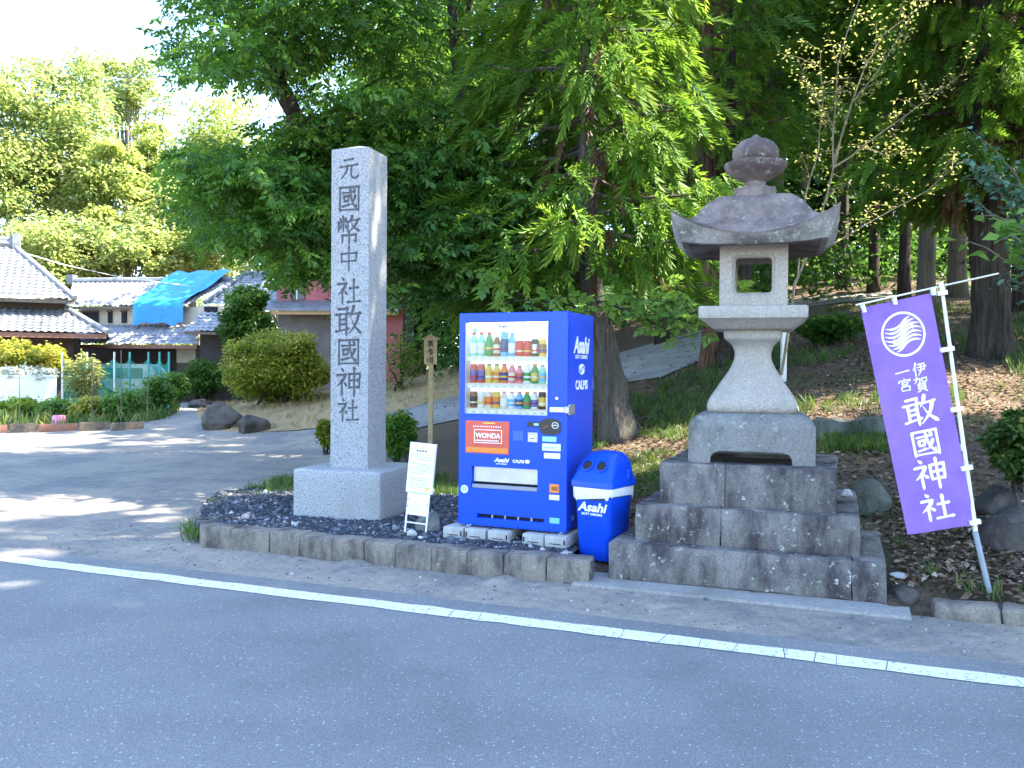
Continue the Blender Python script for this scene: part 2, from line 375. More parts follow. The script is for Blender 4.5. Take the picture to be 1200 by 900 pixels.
M['farleaf'] = leafmat('far_leaf', [(0, (.11, .17, .05)), (.5, (.23, .31, .1)), (1, (.4, .43, .18))], .5)  # extra pale, sun glare and haze put into the leaf colour
M['bamboo'] = leafmat('bamboo_leaf', [(0, (.2, .28, .07)), (1, (.42, .48, .16))], .5)
M['hedge'] = leafmat('hedge_leaf', [(0, (.07, .11, .012)), (.5, (.2, .25, .022)), (.85, (.38, .38, .05)), (1, (.45, .38, .08))], .45)  # yellow upper tones put sunlight into the hedge's leaf colour
M['maple'] = leafmat('maple_leaf', [(0, (.06, .15, .025)), (1, (.17, .3, .05))], .5)
M['palefol'] = leafmat('pale_yellow_leaf', [(0, (.13, .17, .05)), (1, (.4, .4, .15))], .5)
M['bluefol'] = leafmat('blue_green_leaf', [(0, (.03, .09, .06)), (1, (.1, .2, .13))], .3)
M['grassm'] = leafmat('grass_blade', [(0, (.035, .075, .015)), (.7, (.09, .16, .03)), (1, (.26, .25, .08))], .35)
M['litter'] = leafmat('dead_leaf', [(0, (.06, .04, .026)), (.5, (.16, .11, .072)), (.85, (.3, .22, .15)), (1, (.44, .38, .3))], .1, .8)
M['strawl'] = leafmat('straw', [(0, (.2, .14, .07)), (1, (.5, .4, .22))], .1, .9)
M['pebble'] = leafmat('gravel_stone', [(0, (.025, .03, .04)), (.6, (.085, .095, .12)), (.9, (.19, .2, .22)), (1, (.5, .5, .48))], 0, .7)
M['bark'] = barkmat('cedar_bark', (.045, .038, .034), (.21, .175, .155), (.1, .11, .085))
M['bark_red'] = barkmat('cedar_bark_red', (.05, .03, .024), (.26, .14, .095))
M['bark_dark'] = barkmat('dark_bark', (.03, .024, .02), (.1, .082, .068))
M['bark_grey'] = barkmat('grey_bark', (.12, .105, .085), (.28, .25, .2), (.16, .17, .12))
M['twig'] = barkmat('pale_twig', (.2, .165, .11), (.38, .32, .22))
# ------------------------------------------------------------------ ground, road, paths
def axis(lo, f0, f1, hi, fine, grow=1.35):
    a = list(np.arange(f0, f1+1e-6, fine)); d = fine
    while a[-1] < hi: d *= grow; a.append(a[-1]+d)
    d = fine
    while a[0] > lo: d *= grow; a.insert(0, a[0]-d)
    return np.array(a)
gx = axis(-700, -14, 16, 700, .3); gy = axis(-300, 4, 34, 1500, .3)
XX, YY = np.meshgrid(gx, gy); ZZ = G(XX, YY)-.015
ii = np.arange(len(gx)*len(gy)).reshape(len(gy), len(gx))
gf = np.stack([ii[:-1, :-1].ravel(), ii[:-1, 1:].ravel(), ii[1:, 1:].ravel(), ii[1:, :-1].ravel()], 1)
link('ground', npmesh('ground', np.stack([XX.ravel(), YY.ravel(), ZZ.ravel()], 1), [gf], None, True), M['earth'], kind='structure')
def strip(name, t0, t1, s0, s1, z, mat, n=60):
    b = MB(); ts = np.linspace(t0, t1, n)
    k = [(RT(t, s0, z), RT(t, s1, z)) for t in ts]
    for i in range(n-1): b.add([k[i][0], k[i+1][0], k[i+1][1], k[i][1]], [(0, 1, 2, 3)])
    return b
strip('road', -220, 220, -3.2, 5.46, .016, None).build('road', M['asphalt'], kind='structure')
lb = strip('line', 26, 220, 5.06, 5.23, .021, None); lb2 = strip('line', -220, -60, 5.06, 5.23, .021, None); lb.add(lb2.v, lb2.f); lt_ = -60.; rl = random.Random(5); sk = 0.; je = (0, 0)
while lt_ < 26:      # worn paint, cracked across
    ln = rl.uniform(.07, .3); a0, a1 = rl.uniform(-.011, .011), rl.uniform(-.011, .011); s2 = rl.uniform(-.03, .05); gp_ = rl.choice((.0, .0015, .003, .004, .006))
    lb.add([RT(lt_+sk, 5.06+je[0], .021), RT(lt_+ln+s2-gp_, 5.06+a0, .021), RT(lt_+ln-gp_, 5.23+a1, .021), RT(lt_, 5.23+je[1], .021)], [(0, 1, 2, 3)]); sk = s2; je = (a0, a1); lt_ += ln
lb.build('road_marking', M['line'], kind='structure')
def px2(pts): return [onG(*p).xy for p in pts]
XY = lambda v: Vector((v[0], v[1]))
drv = [RT(16, 5.44), RT(-45, 5.44), RT(-45, 15)]+px2([(0, 508), (100, 500), (190, 491), (203, 487), (213, 471), (238, 471), (231, 486), (248, 503), (300, 507), (350, 505), (395, 500), (440, 497)])+[(-1.6, 12.5), (-.6, 10), RT(-1.9, 6.5), RT(-1.8, 6.32), RT(16, 6.32)]
drape('driveway', drv, .008, M['dusty'], .6, edge_noise=.07)
pth = px2([(372, 528), (440, 513), (500, 500), (545, 489), (600, 476), (680, 460), (723, 450), (777, 443), (802, 428), (825, 422), (880, 395), (935, 362), (1010, 353), (1065, 347), (1065, 341), (1000, 345), (935, 349), (880, 366), (828, 386), (761, 404), (723, 414), (640, 436), (540, 463), (470, 480), (400, 499), (340, 510)])
drape('path', pth, .008, M['lane'], .5, edge_noise=.22)
mound = px2([(236, 475), (231, 487), (248, 505), (300, 507), (350, 504), (395, 499), (470, 481), (540, 464), (545, 440), (430, 452), (300, 452), (250, 455)])
drape('dry_grass_bank', mound, .012, M['straw'], .5, edge_noise=.1)

# ------------------------------------------------------------------ rough blocks
def block_mesh(name, x0, x1, y0, y1, z0, z1, seed=0, amp=.007, bev=.015, cuts=None):
    """a dressed stone with worn edges"""
    bm = bmesh.new(); bmesh.ops.create_cube(bm, size=1)
    for v in bm.verts: v.co = Vector(((x0+x1)/2+v.co.x*(x1-x0), (y0+y1)/2+v.co.y*(y1-y0), (z0+z1)/2+v.co.z*(z1-z0)))
    bmesh.ops.bevel(bm, geom=bm.edges[:], offset=bev, segments=2, profile=.5, affect='EDGES')
    for ax, lo, hi in ((0, x0, x1), (1, y0, y1), (2, z0, z1)):
        n = max(1, int((hi-lo)/.1)); no = [0, 0, 0]; no[ax] = 1
        for i in range(1, n):
            co = [0, 0, 0]; co[ax] = lo+(hi-lo)*i/n
            bmesh.ops.bisect_plane(bm, geom=bm.verts[:]+bm.edges[:]+bm.faces[:], plane_co=co, plane_no=no)
    o = Vector((seed*7.1, seed*3.3, seed*5.7))
    for v in bm.verts:
        q = v.co*7+o; v.co += noise.noise_vector(q)*amp+noise.noise_vector(v.co*22+o)*amp*.4
    me = bpy.data.meshes.new(name); bm.to_mesh(me); bm.free()
    me.polygons.foreach_set('use_smooth', [True]*len(me.polygons))
    try: me.set_sharp_from_angle(angle=R(50))
    except Exception: pass
    return me
def block_between(name, a, b, depth, z0, z1, mat, parent, seed, gap=.003, lab=None, amp=.012, bev=.013):
    """a block whose outer face runs from a to b (left to right), set back to the left of that line"""
    a = Vector((a[0], a[1], 0)); b = Vector((b[0], b[1], 0)); d = b-a; L = d.length
    me = block_mesh(name, gap/2, L-gap/2, 0, depth, z0, z1, seed, amp, bev)
    o = link(name, me, mat, parent); o.location = a; o.rotation_euler = (0, 0, math.atan2(d.y, d.x))
    if lab: o['label'] = lab
    return o
# kerb round the gravel bed
KP = [(235, 616), (270, 618.5), (315, 622), (350, 626), (389, 631), (426, 633.5), (463, 637), (505, 641), (547, 645.5), (590, 648.5), (640, 652), (690, 656)]
kp = [at(x, y, .2) for x, y in KP]
kb = MB()
for i in range(len(kp)-1):
    a, b = kp[i], kp[i+1]; nrm = Vector((-(b-a).y, (b-a).x, 0)).normalized()
    q = [a+nrm*.03, b+nrm*.03, b+nrm*.19, a+nrm*.19]
    kb.add([(p.x, p.y, -.02) for p in q]+[(p.x, p.y, .165) for p in q], [(0, 1, 5, 4), (1, 2, 6, 5), (2, 3, 7, 6), (3, 0, 4, 7), (4, 5, 6, 7)])
kerb = kb.build('kerb', M['gravel'], kind='structure')
for i in range(len(kp)-1):
    block_between('kerb_stone', kp[i], kp[i+1], .2, -.04, .2+random.uniform(-.012, .008), M['kerbstone'], kerb, i+1)
block_between('kerb_stone', at(229, 596, .17), kp[0], .16, -.04, .17, M['kerbstone'], kerb, 31, amp=.02)
block_between('kerb_stone', at(232, 584, .14), at(229, 597, .14), .14, -.04, .1, M['kerbstone'], kerb, 32, amp=.02)
rk = MB(); rk.box(0, .01, 0, .01, -.05, -.04); 
rkerb = MB()
def rtbox(b, t0, t1, s0, s1, z0, z1):
    q = [RT(t0, s0), RT(t1, s0), RT(t1, s1), RT(t0, s1)]
    b.add([(p.x, p.y, z0) for p in q]+[(p.x, p.y, z1) for p in q], [(0, 1, 5, 4), (1, 2, 6, 5), (2, 3, 7, 6), (3, 0, 4, 7), (4, 5, 6, 7)])
rtbox(rkerb, -1.95, .36, 6.2, 6.6, -.02, .03)
footing = rkerb.build('concrete_footing', M['old_concrete'], kind='structure')
rb = MB(); 
rtbox(rb, .5, 8, 6.36, 6.52, -.02, .09)
rightkerb = rb.build('kerb', M['gravel'], kind='structure')
ts = [.5, .9, 1.32, 1.85, 2.4, 3.0, 3.6]
for i in range(len(ts)-1):
    a = RT(ts[i], 6.30+.02*math.sin(i*2)); b = RT(ts[i+1], 6.30+.02*math.sin(i*2+2))
    block_between('kerb_stone', a, b, .2, -.04, .11+.015*math.sin(i*3), M['kerbstone'], rightkerb, 40+i, amp=.02, bev=.03)
# gravel bed
bed = [(-2.86, 7.92), (-2.7, 7.86), (-2.05, 7.66), (-1.42, 7.35), (-.5, 7.02), (.5, 6.66), (.47, 6.9), (.6, 7.3), (1.0, 8.1), (.7, 9.0), (-.5, 9.9), (-1.6, 10.9), (-2.5, 11.5), (-3.15, 11.2), (-3.42, 10.4), (-3.32, 9.4)]
def inpoly(x, y, P):
    c = np.zeros(np.shape(x), bool); j = len(P)-1
    for i in range(len(P)):
        xi, yi = P[i][0], P[i][1]; xj, yj = P[j][0], P[j][1]
        c ^= ((yi > y) != (yj > y)) & (x < (xj-xi)*(y-yi)/(yj-yi+1e-12)+xi); j = i
    return c
def bedz(x, y):
    e = sst(np.asarray(y)-.0, 9.8, 11.3)
    return .165*(1-e)+.07*e+.014*np.sin(x*5.1+y*2)*np.cos(y*4.3)
o = drape('gravel_bed', bed, 0, M['gravel'], .2, edge_noise=.05)
for v in o.data.vertices: v.co.z = max(float(bedz(v.co.x, v.co.y)), g(v.co.x, v.co.y)+.006)
# crushed stone on the bed
cub = np.array([(x, y, z) for x in (-1, 1) for y in (-1, 1) for z in (-1, 1)], float)*.5
cub = cub*np.array([[1, .8, .62]])+np.random.default_rng(3).normal(0, .1, (8, 3))
CF = [np.array([(0, 1, 3, 2), (4, 6, 7, 5), (0, 4, 5, 1), (2, 3, 7, 6), (0, 2, 6, 4), (1, 5, 7, 3)])]
def pebbles(name, poly, n, size, zf, mat, seed, tl=(0, 1), tp=1.6):
    r = np.random.default_rng(seed); P = np.array([(p[0], p[1]) for p in poly])
    x = r.uniform(P[:, 0].min(), P[:, 0].max(), n*2); y = r.uniform(P[:, 1].min(), P[:, 1].max(), n*2)
    k = inpoly(x, y, P); x, y = x[k][:n], y[k][:n]; n = len(x)
    s = size*r.lognormal(0, .35, n)
    z = zf(x, y)+s*.12
    return link(name, scatter(name, cub, CF, np.stack([x, y, z], 1), rotm(r.uniform(0, 2*PI, n), r.normal(0, .4, n), r.normal(0, .5, n)), s, tl[0]+(tl[1]-tl[0])*r.random(n)**tp), mat, kind='stuff')
bz = lambda x, y: np.maximum(bedz(x, y), G(x, y)+.006)
pebbles('gravel', bed, 34000, .0165, bz, M['pebble'], 5, (0, 1), 2.4)
pebbles('loose_stones', bed, 150, .045, bz, M['pebble'], 6, (.6, 1), 1.6)
pebbles('grit', [RT(-7, 5.55), RT(3, 5.6), RT(3, 6.3), RT(.4, 6.2), RT(-5.4, 6.2), RT(-7, 7)], 1500, .011, lambda x, y: G(x, y)+.008, M['pebble'], 8, (.55, 1), 1.)

# ------------------------------------------------------------------ brush writing
def H(x0, y0, x1, y1): return ('h', [(x0, y0), (x1, y1)])
def V(*a): return ('v', list(zip(a[::2], a[1::2])))
def P_(*a): return ('p', list(zip(a[::2], a[1::2])))
def N_(*a): return ('n', list(zip(a[::2], a[1::2])))
def D_(*a): return ('d', list(zip(a[::2], a[1::2])))
def B_(*a): return ('b', list(zip(a[::2], a[1::2])))
SHI = [D_(22, 4, 31, 14), B_(8, 28, 40, 25), P_(39, 26, 28, 46, 6, 64), V(25, 46, 25, 95), D_(32, 50, 43, 61)]
GUO = [V(14, 12, 14, 93), B_(14, 12, 87, 10, 87, 94), H(14, 87, 87, 86), H(26, 30, 75, 27), V(30, 42, 31, 60), B_(30, 42, 48, 41, 47, 58), H(31, 58, 48, 57), H(25, 75, 52, 69), ('z', [(54, 18), (57, 45), (66, 68), (77, 78), (78, 66)]), P_(73, 42, 66, 58, 54, 73), D_(64, 14, 73, 22)]
GL = {
 '元': [H(30, 20, 70, 15), H(12, 44, 88, 37), P_(41, 42, 36, 64, 10, 92), ('z', [(60, 41), (58, 70), (64, 84), (84, 84), (91, 66)])],
 '國': GUO,
 '幣': [D_(13, 6, 19, 16), D_(41, 5, 34, 16), V(27, 3, 27, 54), V(9, 22, 9, 54), B_(9, 22, 45, 20, 45, 54), D_(21, 27, 15, 43), D_(34, 28, 40, 42), P_(62, 3, 58, 14, 49, 25), H(56, 17, 93, 13), P_(82, 16, 74, 34, 48, 54), N_(58, 22, 70, 40, 94, 54), V(24, 66, 24, 92), B_(24, 66, 77, 64, 77, 86, 68, 83), V(50, 54, 50, 99)],
 '中': [V(16, 30, 19, 64), B_(16, 30, 85, 27, 81, 63), H(18, 60, 81, 57), V(50, 4, 50, 98)],
 '社': SHI+[H(54, 42, 90, 39), V(70, 13, 70, 86), H(46, 88, 97, 85)],
 '敢': [B_(14, 14, 46, 11, 42, 24), H(5, 31, 55, 27), V(17, 30, 17, 80), V(42, 29, 42, 97), H(17, 47, 42, 45), H(17, 62, 42, 60), H(4, 84, 53, 74), P_(68, 5, 62, 24, 52, 41), H(60, 29, 97, 25), P_(87, 28, 76, 60, 48, 94), N_(60, 40, 72, 66, 98, 92)],
 '神': SHI+[V(53, 24, 54, 70), B_(53, 24, 93, 22, 91, 70), H(53, 45, 91, 43), H(54, 67, 91, 65), V(72, 4, 72, 98)],
 '伊': [P_(30, 5, 22, 32, 5, 55), V(21, 38, 21, 96), B_(42, 18, 83, 16, 81, 58), H(36, 39, 96, 35), H(42, 59, 81, 56), P_(60, 18, 58, 60, 33, 97)],
 '賀': [B_(8, 16, 45, 14, 41, 43, 32, 39), P_(26, 3, 22, 26, 5, 45), V(56, 14, 58, 40), B_(56, 14, 87, 12, 85, 40), H(58, 37, 85, 35), V(28, 49, 28, 84), B_(28, 49, 73, 47, 73, 84), H(28, 60, 72, 58), H(28, 71, 72, 69), H(28, 82, 72, 80), P_(40, 84, 34, 92, 14, 99), D_(58, 84, 81, 98)],
 '一': [H(6, 54, 94, 46)],
 '宮': [D_(48, 2, 54, 12), D_(14, 18, 11, 35), B_(14, 20, 89, 18, 80, 33), V(32, 34, 34, 53), B_(32, 34, 69, 33, 67, 53), H(34, 51, 67, 50), D_(52, 52, 46, 63), V(24, 64, 26, 97), B_(24, 64, 79, 63, 77, 97), H(26, 94, 77, 92)],
 '裏': [D_(49, 1, 51, 10), H(14, 15, 87, 11), V(28, 22, 28, 50), B_(28, 22, 73, 21, 73, 50), H(28, 36, 72, 35), H(28, 50, 72, 48), V(50, 22, 50, 62), H(16, 62, 84, 58), P_(46, 62, 30, 78, 4, 88), B_(36, 72, 36, 95, 52, 88), P_(76, 66, 66, 72, 56, 77), N_(50, 64, 66, 82, 97, 95)],
 '参': [B_(52, 3, 34, 18, 66, 15), D_(60, 8, 72, 20), H(7, 31, 94, 27), P_(46, 26, 32, 46, 4, 62), N_(54, 29, 70, 48, 97, 60), P_(58, 45, 46, 56, 32, 62), P_(66, 58, 48, 74, 28, 81), P_(77, 72, 52, 90, 20, 99)],
 '道': [D_(40, 3, 47, 13), D_(77, 2, 68, 13), H(29, 19, 95, 16), P_(62, 18, 58, 24, 53, 30), V(44, 31, 44, 75), B_(44, 31, 81, 29, 81, 75), H(44, 45, 80, 44), H(44, 59, 80, 58), H(44, 74, 80, 73), D_(9, 13, 19, 25), B_(6, 42, 23, 40, 12, 60, 21, 73), N_(4, 90, 22, 79, 50, 91, 98, 94)],
}
def stroke(kind, pts, wd):
    """centre line samples (x, y, half width) of one brush stroke in the 100 box"""
    pts = [Vector(p) for p in pts]; out = []
    def cr(p0, p1, p2, p3, t): return .5*((2*p1)+(p2-p0)*t+(2*p0-5*p1+4*p2-p3)*t*t+(3*p1-p0-3*p2+p3)*t**3)
    straight = kind in 'bhv'
    segs = []
    for i in range(len(pts)-1):
        p1, p2 = pts[i], pts[i+1]; p0 = pts[i-1] if i else p1; p3 = pts[i+2] if i+2 < len(pts) else p2
        n = max(3, int((p2-p1).length/5))
        for j in range(n): segs.append(p1.lerp(p2, j/n) if straight else cr(p0, p1, p2, p3, j/n))
    segs.append(pts[-1]); L = [0]
    for i in range(1, len(segs)): L.append(L[-1]+(segs[i]-segs[i-1]).length)
    tot = L[-1]
    for q, l in zip(segs, L):
        u = l/tot
        if kind == 'h': k = .72+.42*math.exp(-(l/5)**2)+.5*math.exp(-((tot-l-3)/6)**2)-.5*math.exp(-((tot-l)/2.)**2)
        elif kind == 'v': k = .92+.3*math.exp(-((l-2)/6)**2)-.35*math.exp(-((tot-l)/4)**2)
        elif kind == 'b':
            k = .88+.25*math.exp(-(l/6)**2)-.4*math.exp(-((tot-l)/5)**2)
            for p in pts[1:-1]: k += .35*math.exp(-((q-p).length/6)**2)
        elif kind == 'p': k = 1.25*(1-u)**.6+.12
        elif kind == 'n': k = (.3+1.3*u**1.3) if u < .86 else max(.08, 1.36*(1-u)/.14)
        elif kind == 'd': k = .35+1.1*u-.6*max(0, u-.85)/.15
        else: k = 1.+.2*math.exp(-(l/6)**2) if u < .8 else 1.05*(1-u)/.2+.12
        out.append((q.x, q.y, wd*max(.08, k)))
    return out
def glyph_strokes(ch, wd): return [stroke(k, p, wd) for k, p in GL[ch]]
def ink_mesh(b, ch, wd, fmap, dz=.00012, start=0):
    """flat brush strokes mapped by fmap(x, y, lift) with x, y in 0..1 (y down)"""
    for si, st in enumerate(glyph_strokes(ch, wd)):
        vs = []; n = len(st)
        for i, (x, y, r) in enumerate(st):
            a = st[max(0, i-1)]; c = st[min(n-1, i+1)]; d = Vector((c[0]-a[0], c[1]-a[1]))
            d = d.normalized() if d.length else Vector((1, 0)); nn = Vector((-d.y, d.x))
            if i == 0: x -= d.x*r*.6; y -= d.y*r*.6
            if i == n-1: x += d.x*r*.5; y += d.y*r*.5
            rr = r*(.6 if i in (0, n-1) else 1)
            for s in (-1, 1): vs.append(fmap((x+s*nn.x*rr)/100, (y+s*nn.y*rr)/100, dz*(si+start)))
        b.add(vs, [(2*i, 2*i+1, 2*i+3, 2*i+2) for i in range(n-1)])

# ------------------------------------------------------------------ inscribed stone pillar
YAWP = R(-17.)
mon = empty('stone_monument', (-1.545, 8.79, .15), YAWP, 'tall pale granite pillar carved with nine characters, on a square granite block', 'stone pillar')
MP = mon
block = block_mesh('plinth', -.465, .465, -.465, .465, -.03, .478, 3, .0015, .012)
link('plinth', block, M['granite'], mon)
hw = .204; H0, H1 = .478, 3.62
# shaft: three plain sides, a shallow pyramid top, and a carved front
sh = MB(); z0, z1 = H0, H1
sh.add([(-hw, hw, z0), (hw, hw, z0), (hw, hw, z1), (-hw, hw, z1), (hw, -hw, z0), (hw, -hw, z1), (-hw, -hw, z0), (-hw, -hw, z1), (0, 0, z1+.075)],
       [(0, 1, 2, 3), (1, 4, 5, 2), (6, 0, 3, 7), (7, 5, 8), (5, 2, 8), (2, 3, 8), (3, 7, 8)])
sh.build('shaft', M['granite'], mon)
gs = .0036; nx = int(2*hw/gs)+1; nz = int((z1-z0)/gs)+1
fx = np.linspace(-hw, hw, nx); fz = np.linspace(z0, z1, nz); FX, FZ = np.meshgrid(fx, fz); DEP = np.zeros_like(FX)
# character boxes measured on the photograph: top and bottom rows in pixels
rows = [(185, 213), (219, 250), (256, 287), (291, 318), (326, 357), (360, 393), (397, 429), (432, 464), (467, 494)]
text = '元國幣中社敢國神社'
zpx = lambda y: (1.62+atY(411, y, 8.66)[2]-1.62)-.15
for ch, (ya, yb) in zip(text, rows):
    za, zb = zpx(ya), zpx(yb); hh = (za-zb)*1.12; za += (za-zb)*.06; ww = hh*.95
    for st in glyph_strokes(ch, 4.4):
        P = np.array(st); px_ = (P[:, 0]-50)/100*ww-.012; pz_ = za-P[:, 1]/100*hh; pr = P[:, 2]/100*hh
        for i in range(len(P)-1):
            x0_, x1_ = px_[i], px_[i+1]; y0_, y1_ = pz_[i], pz_[i+1]; rm = max(pr[i], pr[i+1])+.002
            ia = np.searchsorted(fx, min(x0_, x1_)-rm); ib = np.searchsorted(fx, max(x0_, x1_)+rm)
            ja = np.searchsorted(fz, min(y0_, y1_)-rm); jb = np.searchsorted(fz, max(y0_, y1_)+rm)
            sx, sz = FX[ja:jb, ia:ib], FZ[ja:jb, ia:ib]; dx, dz_ = x1_-x0_, y1_-y0_; LL = dx*dx+dz_*dz_+1e-12
            tt = np.clip(((sx-x0_)*dx+(sz-y0_)*dz_)/LL, 0, 1); dd = np.hypot(sx-x0_-tt*dx, sz-y0_-tt*dz_); rr = pr[i]+(pr[i+1]-pr[i])*tt
            DEP[ja:jb, ia:ib] = np.maximum(DEP[ja:jb, ia:ib], np.clip((rr-dd)/.004, 0, 1))
DEP[0] = DEP[-1] = 0; DEP[:, 0] = DEP[:, -1] = 0
ii = np.arange(nx*nz).reshape(nz, nx)
ff = np.stack([ii[:-1, :-1].ravel(), ii[:-1, 1:].ravel(), ii[1:, 1:].ravel(), ii[1:, :-1].ravel()], 1)
me = npmesh('inscribed_face', np.stack([FX.ravel(), -hw+DEP.ravel()*.016, FZ.ravel()], 1), [ff], DEP.ravel())
m, nt, p = new_mat('carved_granite'); n = noi(nt, 75, 3, .7)
c = ramp(nt, n.outputs[0], [(.36, (.11, .112, .118)), (.46, (.29, .295, .3)), (.62, (.365, .37, .375)), (.75, (.52, .52, .52))])
at_ = nt.nodes.new('ShaderNodeAttribute'); at_.attribute_name = 'tint'
c = mix(nt, at_.outputs['Fac'], c, (.085, .088, .1)); nt.links.new(c, p.inputs['Base Color']); p.inputs['Roughness'].default_value = .75
link('inscribed_face', me, m, mon, label='front face of the pillar with deeply carved dark brush characters')

# ------------------------------------------------------------------ stepped base of the lantern
LX, LY, YAWL = 2.0, 7.2, R(-20.4)
plb = empty('stepped_plinth', (LX, LY, 0), YAWL, 'three tiers of dark stained stone blocks carrying the lantern', 'plinth')
def tier(h, z0, z1, joints, seed, d=.27):
    e = 0
    xs = [-h]+[-h+2*h*j for j in joints]+[h]
    for i in range(len(xs)-1):
        e += 1
        last = joints and joints[-1] > .8 and i == len(xs)-2
        link('step_stone', block_mesh('step_stone', xs[i]+.0006, xs[i+1]-.0006, -h, (h*.55 if last else -h+d), z0, z1, seed+e, .008, .009), M['step'], plb)
    rd = .55*h if (joints and joints[-1] > .8) else -h+d
    for (a0, a1, b0, b1) in ((h-.22, h, rd+.006, h), (-h, -h+.22, -h+d+.006, h), (-h+.226, h-.226, h-d, h)):
        e += 1; link('step_stone', block_mesh('step_stone', a0, a1, b0, b1, z0, z1-.004, seed+e, .006, .012), M['step'], plb)
    f = MB(); f.box(-h+.21, h-.21, -h+d-.01, h-d+.01, z0, z1-.035); f.build('earth_fill', M['earth'], plb)
tier(.976, .03, .305, [.887], 60); tier(.808, .300, .582, [.40], 70); tier(.651, .577, .898, [.385], 80)

# ------------------------------------------------------------------ stone lantern
YL2 = R(-16.5)
lan = empty('stone_lantern', (1.985, 7.19, 0), YL2, 'old grey stone lantern with an upturned roof and jewel top', 'stone lantern')
def sq(h, z, rr=.04, n=5, off=(0, 0)):
    pts = []; rr = min(rr, h*.98)
    for cx, cy, a0 in ((h-rr, h-rr, 0), (-h+rr, h-rr, 90), (-h+rr, -h+rr, 180), (h-rr, -h+rr, 270)):
        for i in range(n): a = R(a0+90*i/(n-1)); pts.append((cx+rr*math.cos(a)+off[0], cy+rr*math.sin(a)+off[1], z))
    return pts
def worn(o, amp=.004, sc=9, seed=0):
    q = Vector((seed, seed*2.2, seed*.7))
    for v in o.data.vertices: v.co += noise.noise_vector(v.co*sc+q)*amp+noise.noise_vector(v.co*sc*2.7+q)*amp*.4
    return o
def stack(prof, rr=.035, n=5):
    b = MB(); b.rings([sq(h, z, rr if not isinstance(rr, list) else rr[i], n) for i, (h, z) in enumerate(prof)]); return b
# foot block with arched openings
def arch_panel(b, h, th, z0, z1, axis_, sgn, trim):
    out = [(-h+trim, z0), (-.31, z0), (-.305, z0+.05), (-.28, z0+.085), (-.24, z0+.1), (-.05, z0+.1), (0, z0+.108), (.05, z0+.1), (.24, z0+.1), (.28, z0+.085), (.305, z0+.05), (.31, z0), (h-trim, z0), (h-trim, z1), (-h+trim, z1)]
    vs = []
    for y in (h, h-th):
        for x, z in out: vs.append((x, sgn*y, z) if axis_ == 0 else (sgn*y, x, z))
    n = len(out); b.add(vs, [tuple(range(n)), tuple(range(2*n-1, n-1, -1))]+[(i, (i+1) % n, n+(i+1) % n, n+i) for i in range(n)])
kb = MB()
for s in (-1, 1): arch_panel(kb, .475, .15, .893, 1.17, 0, s, 0); arch_panel(kb, .473, .15, .893, 1.168, 1, s, .155)
kb.box(-.33, .33, -.33, .33, 1.02, 1.16)
kb.rings([sq(.475, 1.165, .012), sq(.476, 1.19, .02), sq(.462, 1.225, .06), sq(.43, 1.257, .08), sq(.385, 1.278, .09), sq(.34, 1.287, .09)])
kb.build('foot_block', M['lantern_mid'], lan, True, angle=40)
worn(stack([(.32, 1.284), (.338, 1.297), (.347, 1.32), (.347, 1.35), (.338, 1.385), (.315, 1.425), (.282, 1.475), (.25, 1.525), (.22, 1.57), (.19, 1.62), (.166, 1.665), (.149, 1.71), (.142, 1.75), (.146, 1.785), (.163, 1.825), (.195, 1.858), (.218, 1.874), (.226, 1.888), (.228, 1.94), (.22, 1.953)], .045).build('shaft', M['lantern_pale'], lan, True, angle=40), .004)
worn(stack([(.30, 1.95), (.315, 1.96), (.35, 1.99), (.398, 2.025), (.41, 2.032), (.412, 2.04), (.412, 2.118), (.405, 2.128), (.39, 2.132)], .012).build('platform', M['lantern_pale'], lan, True, angle=35), .004, 9, 3)
# light box: four panels with rounded windows
def rrect(hw_, hh, r, n=7):
    pts = []
    for cx, cy, a0 in ((hw_-r, hh-r, 0), (-hw_+r, hh-r, 90), (-hw_+r, -hh+r, 180), (hw_-r, -hh+r, 270)):
        for i in range(n): a = R(a0+90*i/(n-1)); pts.append((cx+r*math.cos(a), cy+r*math.sin(a)))
    return pts
bb = MB(); bh = .262; zc = (2.13+2.622)/2; hh = (2.622-2.13)/2; wz = 2.383-zc
def win_panel(b, hw_, face, th):
    loops = [(rrect(hw_, hh, .015), th), (rrect(hw_-.0, hh-.0, .015), 0.), (rrect(.168, .165, .035), 0.), (rrect(.150, .147, .035), .022), (rrect(.142, .14, .03), .03), (rrect(.140, .138, .03), th), ]
    rs = []
    for i, (lp, dep) in enumerate(loops):
        oz = wz if i >= 2 else 0
        rs.append([face(x, zc+z+oz, dep) for x, z in lp])
    k = len(b.v); n = len(rs[0])
    for r in rs: b.v += [tuple(p) for p in r]
    for i in range(len(rs)):
        for j in range(n):
            i2 = (i+1) % len(rs); b.f.append((k+i*n+j, k+i*n+(j+1) % n, k+i2*n+(j+1) % n, k+i2*n+j)); b.m.append(0)
win_panel(bb, bh, lambda x, z, d: (x, -bh+d, z), .1); win_panel(bb, bh, lambda x, z, d: (x, bh-d, z), .1)
win_panel(bb, bh-.098, lambda x, z, d: (-bh+.002+d, x, z), .1); win_panel(bb, bh-.098, lambda x, z, d: (bh-.002-d, x, z), .1)
bb.build('light_box', M['lantern_pale'], lan, True, angle=35)
